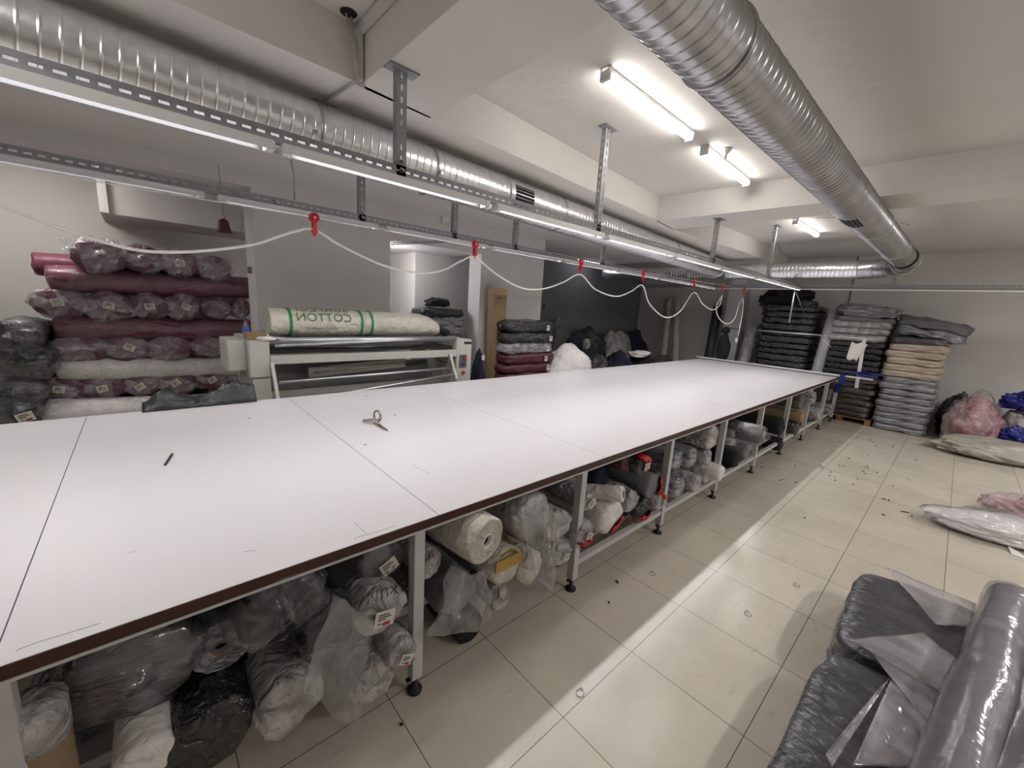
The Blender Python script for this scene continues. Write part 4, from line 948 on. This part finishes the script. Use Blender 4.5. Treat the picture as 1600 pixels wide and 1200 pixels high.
tx = P(508, 500, y=MY+.1).x-ca.x
roll_text('COTTON', .135, tx, .16, M_greenf, 'mirrored_cotton_print')['label'] = 'faded green mirrored word COTTON'
roll_text('SURPECI', .15, tx, .98, M_greenf, 'mirrored_upper_print')['label'] = 'faded green mirrored lettering above'
roll_text('No30-CombedNe30', .04, tx-.02, -.42, M_greenf, 'mirrored_small_print')

# fabric in the trough, bottle, box, black cloth
bm = blob_bm(.75, .16, .05, 8, .3, 4, fs=5); tag(obj('film_bundle', bm, M_clearh, None, True, loc=(mo.x+1.05, MY+.25, 1.321)), 'crumpled clear film lying in the machine trough', 'plastic film')
p = P(393, 520, y=MY+.3); bt = thing('water_bottle', 'small clear water bottle with blue label on the machine corner', 'bottle', (mo.x+xl0+.02, MY+.3, 1.431))
bm = NB(); lathe(bm, [(.03, 0), (.033, .01), (.033, .09), (.03, .12), (.014, .16), (.013, .18)], (0, 0, 0), 18); obj('bottle_body', bm, M_clear, bt, True)
bm = NB(); lathe(bm, [(.0335, .05), (.0338, .052), (.0338, .1), (.033, .102)], (0, 0, 0), 18); obj('blue_label', bm, mat('bottle_label', (70, 100, 190)), bt, True)
bm = NB(); lathe(bm, [(.016, .18), (.016, .2)], (0, 0, 0), 14); obj('cap', bm, M_bluepl, bt, True)
bm = NB(); box(bm, -.09, .09, -.07, .07, 0, .07, .003); tag(obj('small_carton', bm, M_kraft, None, loc=(mo.x+xl1-.09, MY+.14, 1.431)), 'small open brown carton on the machine corner beside the bottle', 'carton')
bm = blob_bm(.09, .05, .02, 5, .3, 3); tag(obj('paper_scrap', bm, M_whf, None, True, loc=(mo.x+xl1-.02, MY-.0+.02, 1.431)), 'crumpled white paper in front of the small carton', 'paper')
bm = blob_bm(.2, .14, .06, 5, .35, 4); tag(obj('black_cloth', bm, M_blkf, None, True, loc=(mo.x+xr0-.02, MY+.5, 1.425)), 'crumpled black cloth on the right end of the machine', 'cloth')

# ================================================================== BALES
def stack(x0, yc, dx, dy, zs, mats, lbl, cat='fabric bale', group=None, seed=0, rot=0, tilt=0, lump=.12, jit=.02, z0=0, name='wrapped_bale', p=7, card=0, words=None, top=None):
    """zs: thickness list from the bottom up; every bale its own thing"""
    z = z0; rnd = random.Random(seed); n = len(zs)
    od = ['bottom', 'second from bottom', 'third from bottom', 'fourth from bottom', 'fifth from bottom', 'sixth from bottom', 'seventh from bottom', 'eighth from bottom', 'ninth from bottom', 'tenth from bottom', 'eleventh from bottom', 'twelfth from bottom', 'thirteenth from bottom', 'fourteenth from bottom', 'fifteenth from bottom', 'sixteenth from bottom', 'seventeenth from bottom']
    for i, dz in enumerate(zs):
        m, cn = mats[i] if isinstance(mats[i], tuple) else (mats[i], '')
        nm = od[i] if i < n-1 else 'topmost'
        t = thing(name, f'{cn} bale, {nm} of {lbl}'.strip(), cat, (x0+dx/2+rnd.uniform(-jit, jit), yc+rnd.uniform(-jit, jit), z), group, rot=(tilt, 0, rot+rnd.uniform(-.04, .04)))
        obj('wrapped_fabric', bale_bm(dx*rnd.uniform(.95, 1.04), dy*rnd.uniform(.95, 1.04), dz*1.13, seed*31+i, p, lump, 14, 14, 6), m, t, True)
        if card and i % card == 0:
            bm = NB(); box(bm, -dx/2-.016, -dx/2-.012, dy*.28, dy*.42, dz*.3, dz*.75) if name != 'side' else None
            q = obj('paper_label', bm, M_card, t)
        z += dz*.97
    return z
# black stack (far end, left)
yb = (3.2+2.05)/2
zt = stack(10.5, 2.67, .9, 1.08, [.14]*16, [(M_blkp, 'glossy black')]*16, 'the tall black stack at the back wall', group='bales in the tall black stack', seed=1, jit=.03, z0=.12)
def heap(name, px, py, z, x, rx, ry, rz, m, label, cat, seed, amp=.3, sub=4, fs=3.0):
    p = Vector((x, P(px, 470, x=x).y, z))
    bm = blob_bm(rx, ry, rz, seed, amp, sub, fs=fs); return tag(obj(name, bm, m, None, True, loc=p), label, cat)
heap('black_garment_heap', 1225, 0, zt-.03, 10.95, .36, .5, .21, M_blkf, 'heap of black garments on top of the tall black stack', 'clothes heap', 3, .5)
heap('grey_bag', 1258, 0, zt-.04, 10.62, .16, .24, .09, M_dbag, 'small dark grey plastic bag at the front edge on the black stack', 'plastic bag', 5, .3)
# leaning grey tube
a = P(1277, 590, x=10.42); a.z = .0; b = P(1302, 483, x=11.5)
gt = thing('tall_fabric_tube', 'tall pale grey roll leaning between the black and white stacks', 'fabric roll', (10.42, 1.98, 0))
bm = NB(); pb_ = P(1304, 484, x=10.75)-Vector((10.42, 1.98, 0)); pa_ = Vector((0, 0, 0)); tube(bm, [pa_, pa_.lerp(pb_, .3), pa_.lerp(pb_, .6), pb_], .1, 24); obj('rolled_fabric', bm, mat('lilac_grey_film', (158, 156, 164), .35, bump=.3, bscale=8, var=.05, coat=.4), gt, True)
# middle stack: brown bales low, navy/dark, white, grey on top (pallet below)
def pallet(x, y, w_, d_, label):
    t = thing('wooden_pallet', label, 'pallet', (x, y, 0), 'wooden pallets')
    bm = NB()
    for i in range(6): box(bm, -d_/2+i*d_/5.5, -d_/2+i*d_/5.5+.09, -w_/2, w_/2, .095, .115)
    obj('deck_boards', bm, M_wood, t)
    for k in (-1, 0, 1):
        bm = NB(); box(bm, -d_/2, d_/2, k*(w_/2-.05)-.045, k*(w_/2-.05)+.045, 0, .094); obj('runner', bm, M_wood, t)
pallet(11.0, 2.67, 1.1, 1.0, 'wooden pallet under the tall black stack')
pallet(11.03, 1.42, 1.0, .95, 'wooden pallet under the brown and white stack')
zt2 = stack(10.55, 1.42, .9, .94, [.12]*7+[.12]*6+[.14]*3, [(M_brn, 'brownish film-wrapped')]*7+[(M_blkp, 'shiny black')]*6+[(M_whp, 'white')]*3, 'the mixed stack between tube and beige stack', group='bales in the mixed stack', seed=2, jit=.025, z0=.12)
stack(10.5, 1.4, .9, .95, [.1, .2], [(M_grf, 'thin grey'), (M_silv, 'silvery clear-bagged')], 'the pair lying on the white bales', group='grey bales on the mixed stack', seed=3, z0=zt2-.01, rot=.1, tilt=.05, lump=.32)
# beige/grey stack on the floor
zt3 = stack(10.5, .53, .95, .8, [.118]*9+[.13]*5+[.13], [(M_silv, 'silver-grey')]*9+[(M_beige, 'beige')]*5+[(M_blkg, 'dark grey')], 'the silver and beige stack on the floor', group='bales in the silver and beige stack', seed=4, jit=.02)
stack(10.52, .42, .95, .95, [.17, .16], [(M_silv, 'grey clear-bagged'), (M_grf, 'slumped grey')], 'the pair slumped over the beige bales', group='grey bales over the beige stack', seed=6, z0=zt3+.0, rot=-.05, tilt=.17, lump=.3)
# bags on the floor right
def sack(px, py, rx, ry, rz, m, label, seed, amp=.25, name='plastic_sack', cat='sack', wrap=None, rot=0, sub=5, z=0, fs=3.0):
    p = P(px, py, z=z); t = thing(name, label, cat, p, rot=(0, 0, rot))
    obj('sack_body', blob_bm(rx, ry, rz, seed, amp, sub, fs=fs), m, t, True)
    if wrap: q = obj('plastic_skin', blob_bm(rx*1.05, ry*1.05, rz*1.04, seed+3, amp*1.3, sub, fs=fs*1.4), wrap, t, True)
    return t
def sack3(x, y, z, *a, **k):
    t = sack(1500, 700, *a, **k); t.location = (x, y, z); return t
sack3(10.62, -.38, 0, .36, .33, .42, M_pink, 'clear bag with pinkish-red fabric inside beside the beige stack', 7, .28, wrap=M_clear, fs=2.2)
sack3(11.3, -.2, 0, .26, .26, .4, M_dbag, 'dark grey bag behind the pink bag', 14, .35)
sack3(10.95, -.98, 0, .36, .3, .38, M_whp, 'grey-white bag behind the pink bag at the right picture edge', 9, .3)
sack3(10.95, -.88, .72, .26, .26, .14, M_blue, 'crumpled dark blue film on top of bags at the right edge', 10, .5, name='blue_film', cat='plastic film')
sack3(10.48, -.86, .2, .1, .16, .14, M_blue, 'small piece of dark blue film hanging low at the right edge', 13, .4, name='blue_film', cat='plastic film')
sack3(9.95, -.72, 0, .75, .42, .15, M_sack, 'flat beige woven sack lying on the floor in front of the bags', 11, .25, name='woven_sack', rot=-1.15)
sack3(6.1, -.72, 0, .3, .66, .1, mat('bright_white_film', (224, 220, 222), .25, bump=.9, bscale=14, var=.06, coat=.5), 'glossy white film roll lying on the floor at the right edge', 15, .2, name='film_bundle', cat='plastic bundle', wrap=M_clear, rot=.35)
sack3(6.75, -.95, 0, .33, .45, .13, M_pink, 'film bundle with red fabric behind the glossy white film', 17, .25, name='film_bundle', cat='plastic bundle', wrap=M_clear)

# bales left-centre, in the recess and in front of far pier
stack(3.62, 5.98, .0, 0, [], [], '')
def ystack(x0, x1, y0, y1, zs, mats, lbl, group, seed, z0=0, cardm=0, jit=.015):
    z = z0; rnd = random.Random(seed); n = len(zs); od = ['bottom', 'second from bottom', 'third from bottom', 'fourth from bottom', 'fifth from bottom', 'sixth from bottom', 'seventh from bottom', 'eighth from bottom', 'ninth from bottom', 'tenth from bottom']
    for i, dz in enumerate(zs):
        m, cn = mats[i]; nm = od[i] if i < n-1 else 'topmost'
        t = thing('wrapped_bale', f'{cn} bale, {nm} of {lbl}', 'fabric bale', ((x0+x1)/2+rnd.uniform(-jit, jit), (y0+y1)/2+rnd.uniform(-jit, jit), z), group)
        obj('wrapped_fabric', bale_bm(x1-x0, y1-y0, dz*1.12, seed*17+i, 5, .12, 14, 12, 6), m, t, True)
        if cardm and (i % cardm == 0 or i > n-3):
            c_ = bm = NB(); box(bm, -.035, .035, -.002, .002, -.045, .045); q = obj('paper_label', bm, M_card, t, loc=((x1-x0)/2-.16-rnd.random()*.16, -(y1-y0)/2-.012, dz*.5)); q['label'] = 'white printed paper label'
            bm = NB(); box(bm, -.02, .02, -.004, -.0025, .0, .01); box(bm, -.02, .01, -.004, -.0025, .02, .028); obj('printed_lines', bm, M_ink, q)
        z += dz*.97
    return z
ystack(3.28, 4.08, 5.65, 6.2, [.26]*4+[.19]*2+[.15]*2+[.13], [(M_blkg, 'dark grey')]*6+[(M_silv, 'silvery'), (M_silv, 'silvery'), (M_dbag, 'dark bagged')], 'the stack inside the recess beside the white wall', 'bales in the recess stack', 8)
bm = blob_bm(.2, .16, .07, 6, .45, 4); tag(obj('black_cloth', bm, M_blkf, None, True, loc=(3.6, 5.85, 1.83)), 'black cloth on top of the recess stack', 'cloth')
xa = P(783, 540, y=5.0).x; xb = P(860, 540, y=5.0).x
ystack(xa, xb, 4.85, 5.36, [.22, .22, .2, .18, .17, .17, .18, .19, .19], [(M_silv, 'silvery'), (M_blkg, 'dark grey'), (M_silv, 'grey'), (M_bale, 'burgundy'), (M_bale, 'deep burgundy'), (M_bale, 'burgundy-topped'), (M_silv, 'charcoal-ended silvery'), (M_blkp, 'grey-black'), (M_blkp, 'glossy black')], 'the labelled stack in front of the far pier', 'bales in the labelled stack', 12, cardm=1, z0=.0)
# cardboard tall carton
p0, p1 = P(758, 590, y=5.3), P(777, 590, y=5.3)
tc_ = thing('tall_carton', 'tall narrow brown cardboard carton standing against the far pier', 'carton', (p0.x, 5.12, 0), rot=(0, -.02, 0))
bm = NB(); box(bm, 0, p1.x-p0.x, 0, .16, 0, P(768, 450, y=5.2).z, .006); obj('carton_body', bm, M_kraft, tc_)
bm = NB(); zt_ = P(768, 450, y=5.2).z; box(bm, .0, p1.x-p0.x, -.003, -.0005, zt_-.1, zt_-.002); obj('folded_flap', bm, mat('pale_kraft', (178, 150, 112), .7), tc_)
bm = NB(); box(bm, .07, .15, -.005, -.0032, zt_-.16, zt_-.15); obj('tape_mark', bm, M_ink, tc_)
sack(752, 0, .1, .1, .1, M_navy, 'dark blue bag beside the tall carton', 31, .3, sub=4) if False else None
p = P(751, 565, y=5.05); t = thing('blue_bag', 'small dark blue bag beside the tall carton', 'bag', (p.x, 5.1, 0)); obj('bag_body', blob_bm(.12, .1, .58, 31, .2), M_navy, t, True)
bm = NB(); box(bm, -.03, .03, -.115, -.11, 1.05, 1.13); obj('paper_tag', bm, M_card, t)
# white sack and piles in the alcove
def pile(px, py, y, rx, ry, rz, m, label, seed, amp=.3, name='fabric_sack', cat='sack', z=None, sub=4):
    p = P(px, py, y=y); z_ = 0 if z is None else z
    top = p.z if z is None else None
    bm = blob_bm(rx, ry, rz if z is not None else max(.1, top/2), seed, amp, sub)
    return tag(obj(name, bm, m, None, True, loc=(p.x, y, z_)), label, cat)
pile(888, 538, 4.95, .62, .42, 0, M_whf, 'big plump white sack lying beside the labelled stack', 41, .14, sub=5)
pile(872, 500, 6.6, .38, .3, 0, M_grf, 'tall grey clothes heap in the dark alcove behind the white sack', 42)
pile(905, 526, 5.9, .55, .3, 0, M_navy, 'navy fabric heap in the alcove behind the white sack', 43)
pile(925, 514, 6.5, .6, .34, 0, M_dbag, 'dark bagged fabric heap at the centre of the alcove', 44)
pile(963, 520, 6.5, .6, .36, 0, M_whp, 'dusty pale bag heap on the right of the alcove', 45)
pile(992, 520, 6.55, .5, .35, 0, M_navy, 'dark blue bag heap at the alcove corner', 46)
pile(930, 558, 5.1, .4, .3, 0, M_blkp, 'glossy black bag heap just behind the table', 47, .35)
pile(968, 553, 5.3, .42, .3, 0, M_navy, 'low navy heap just behind the table, right of the black one', 48, .3)
pile(1005, 556, 5.15, .5, .3, 0, M_blkf, 'black fabric heap under the white cloth behind the table', 49, .3)
pile(1035, 557, 5.15, .5, .28, 0, mat('plum_fabric', (70, 56, 60), .8, bump=.5), 'dull plum fabric heap right of the white cloth', 50, .25)
p = P(1000, 556, y=5.1); bm = blob_bm(.3, .22, .07, 51, .4, 4); tag(obj('white_cloth', bm, M_whf, None, True, loc=(p.x, 5.15, p.z-.02)), 'crumpled white cloth on the black heap behind the table', 'cloth')
p = P(910, 538, y=5.7); bm = blob_bm(.07, .1, .12, 52, .3, 3); tag(obj('white_plastic_scrap', bm, M_whp, None, True, loc=(p.x, 5.6, p.z-.1)), 'white plastic scrap on the navy heap in the alcove', 'plastic scrap')
# leaning tubes at back wall
def lean(ax, ay, bx, by, x0, x1, r, m, label, name='leaning_roll'):
    b = P(bx, by, x=x1); a = P(ax, ay, x=x0); d = b-a; k = -a.z/d.z; a = a+d*k
    t = thing(name, label, 'fabric roll', a); bm = NB(); q = b-a
    tube(bm, [Vector((0, 0, 0)), q*.33, q*.66, q*.97, q], r, 20, True, lambda i: r*(1, 1.03, .98, 1, .8)[i]); obj('rolled_fabric', bm, m, t, True); return t
lean(1036, 560, 1047, 466, 11.2, 11.5, .085, M_cream, 'left one of two pale tubes leaning on the back wall')
lean(1055, 562, 1058, 466, 11.2, 11.5, .085, M_cream, 'right one of two pale tubes leaning on the back wall')
lean(1108, 556, 1122, 478, 11.1, 11.5, .12, M_blkp, 'slim black roll leaning on the back wall beside the tubes')
lean(1163, 562, 1178, 510, 10.9, 11.25, .15, M_whp, 'pale bagged roll leaning left of the tall black stack')
# hanging black garment
p = P(1136, 512, x=10.15); t = thing('hanging_garment', 'black garment hanging from the thin steel rod at the table end', 'garment', p)
bm = NB(); tube(bm, smoothpath([(0, 0, .02), (0, .01, -.09), (0, 0, -.16), (0, .02, -.3), (0, 0, -.45), (0, .01, -.68), (0, 0, -.78)], 4), .08, 16, True, lambda i: (.03+.07*sin(min(1, i/7)*pi*.9) if i < 9 else .06+.09*sin((i-8)/17*pi)))
for v in bm.verts: v.co.x *= .6
obj('garment_body', bm, M_blkf, t, True)

# ================================================================== FOREGROUND BALES (lower right)
def fgbale(x0, x1, y0, y1, dz, z0, label, seed, m=M_blkg, name='wrapped_bale'):
    t = thing(name, label, 'fabric bale', ((x0+x1)/2, (y0+y1)/2, z0), 'dark film-wrapped bales in the foreground')
    obj('wrapped_fabric', bale_bm(x1-x0, y1-y0, dz, seed, 6, .06, 30, 24, 12), m, t, True); return t
fgbale(2.62, 3.6, -.55, .2, .17, 0, 'lower far dark bale in the right foreground, against the floor', 61)
fgbale(2.58, 3.57, -.55, .19, .16, .16, 'upper far dark wrapped bale nearest to the floor tiles on the right', 62)
fgbale(1.3, 2.58, -.6, .21, .17, 0, 'lower near dark bale at the bottom right of the picture', 63)
fgb = fgbale(1.25, 2.55, -.6, .2, .14, .15, 'upper near dark bale with shiny rounded left edge, bottom right', 64)
def fgroll(ax, ay, bx, by, z, r, label, seed):
    a = P(ax, ay, z=z); b = P(bx, by, z=z); d = b-a; d.z = 0; b2 = a+d.normalized()*2.1
    t = thing('film_wrapped_roll', label, 'fabric roll', a, 'film-wrapped rolls on the foreground bales'); L = (b2-a).length
    t.rotation_euler = (0, 0, math.atan2(d.y, d.x)-pi/2)
    obj('rolled_fabric', roll_bm(r, L, seed, .02, 'pouch', 1, seg=40), mat('slate_fabric', (112, 108, 118), .5, bump=.3, bscale=8, var=.1, coat=.3), t, True)
    w_ = obj('plastic_wrap', roll_bm(r, L, seed+3, .03, 'pouch', 1, seg=48, inflate=.008), M_clearh, t, True)
fgroll(1582, 935, 1500, 1200, .43, .1, 'grey fabric roll in shiny film lying on the foreground bales', 71)
fgroll(1688, 955, 1640, 1200, .44, .11, 'second film-wrapped roll at the right picture edge, partly cut off', 74)
# translucent film sheets over the bales
def film(quad, z, label, seed, m=M_sheet, fold=.008):
    q = [P(a, b, z=z) for a, b in quad]; n = 24; bm = NB(); g = []
    for i in range(n+1):
        row = []
        for j in range(n+1):
            s_, t_ = i/n, j/n; p = (q[0]*(1-s_)+q[1]*s_)*(1-t_)+(q[3]*(1-s_)+q[2]*s_)*t_
            p = p+Vector((0, 0, fold*(.5+nz((s_*3, t_*3, 0), 1.3, seed))+fold*.8*abs(nz((s_*1, t_*8, 0), 1, seed+2))))
            row.append(bm.verts.new(p-q[0]))
        g.append(row)
    for i in range(n):
        for j in range(n): bm.faces.new((g[i][j], g[i+1][j], g[i+1][j+1], g[i][j+1]))
    o = obj('plastic_sheet', bm, m, None, True, loc=q[0]); o.modifiers.new('s', 'SOLIDIFY').thickness = .0015
    return tag(o, label, 'plastic film', 'loose film over the foreground bales')
film([(1385, 888), (1525, 945), (1515, 980), (1462, 978)], .345, 'triangle of loose hazy film on the far foreground bale', 3)
film([(1325, 1000), (1440, 990), (1500, 1035), (1480, 1090)], .35, 'loose hazy film fold between the two foreground bales', 5)
film([(1362, 1022), (1480, 1085), (1470, 1140), (1440, 1120)], .32, 'narrow film flap on the near foreground bale', 8)
film([(1392, 1062), (1470, 1110), (1450, 1200), (1330, 1200)], .312, 'wide translucent film lying over the middle of the near foreground bale', 12)
film([(1390, 1060), (1345, 1110), (1290, 1180), (1300, 1200)], .31, 'long strip of hazy film on the near bale left side', 9)

# ================================================================== FLOOR LITTER
rnd = random.Random(11)
sc_px = [(1283, 728), (1287, 731), (1313, 728), (1319, 729), (1299, 738), (1297, 744), (1305, 746), (1353, 731), (1356, 729), (1351, 737), (1357, 734), (1352, 741), (1371, 739), (1341, 749), (1334, 757), (1307, 751), (1366, 691), (1369, 697), (1396, 695), (1396, 699), (1361, 688), (1357, 712), (1328, 717), (1384, 781), (1390, 782), (1396, 760), (1414, 801), (1420, 802), (1426, 807), (1383, 806), (1258, 810), (1245, 754), (1225, 750), (951, 943), (965, 912), (1192, 731), (1243, 728), (1220, 751), (628, 1135), (1329, 686), (1340, 683), (1312, 690), (1410, 668), (1433, 719), (1420, 750)]
for i, (px, py) in enumerate(sc_px):
    p = P(px, py, z=.0008); L_ = rnd.uniform(.012, .035); a = rnd.random()*3
    bm = NB(); tube(bm, smoothpath([(0, 0, .003), (L_*.5*cos(a), L_*.5*sin(a), .006), (L_*cos(a+.5), L_*sin(a+.5), .003)], 3), .0045, 6, True)
    tag(obj('fabric_scrap', bm, M_blkf, None, loc=p), 'tiny black fabric scrap on the tiled floor of the aisle', 'fabric scrap', 'black scraps on the floor')
for px, py, lb in ((1020, 897, 'piece of crumpled clear tape on the shaded floor near the second leg'), (1169, 960, 'small curl of clear plastic on the tiles in mid aisle'), (907, 1084, 'small clear plastic scrap on the tiles near the table shadow'), (1245, 915, 'square clear plastic scrap on the tiles near the dark bales')):
    p = P(px, py, z=.001); bm = NB(); n = rnd.randint(3, 5)
    for k in range(n):
        a = k*2.1; tube(bm, smoothpath([(.02*cos(a), .02*sin(a), .002), (.03*cos(a+.6), .02*sin(a+.9), .006), (.02*cos(a+1.8), .022*sin(a+1.8), .002)], 4), .0018, 5)
    tag(obj('plastic_scrap', bm, M_grf, None, True, loc=p), lb, 'plastic scrap')
p = P(1580, 866, z=.001); bm = NB(); 
v = [bm.verts.new(c) for c in ((0, 0, .001), (.11, .02, .03), (.1, -.06, .002), (-.03, -.09, .002))]; bm.faces.new(v)
o = tag(obj('paper_scrap', bm, M_whf, None, loc=p), 'folded white paper scrap on the floor at the right', 'paper'); o.modifiers.new('s', 'SOLIDIFY').thickness = .002
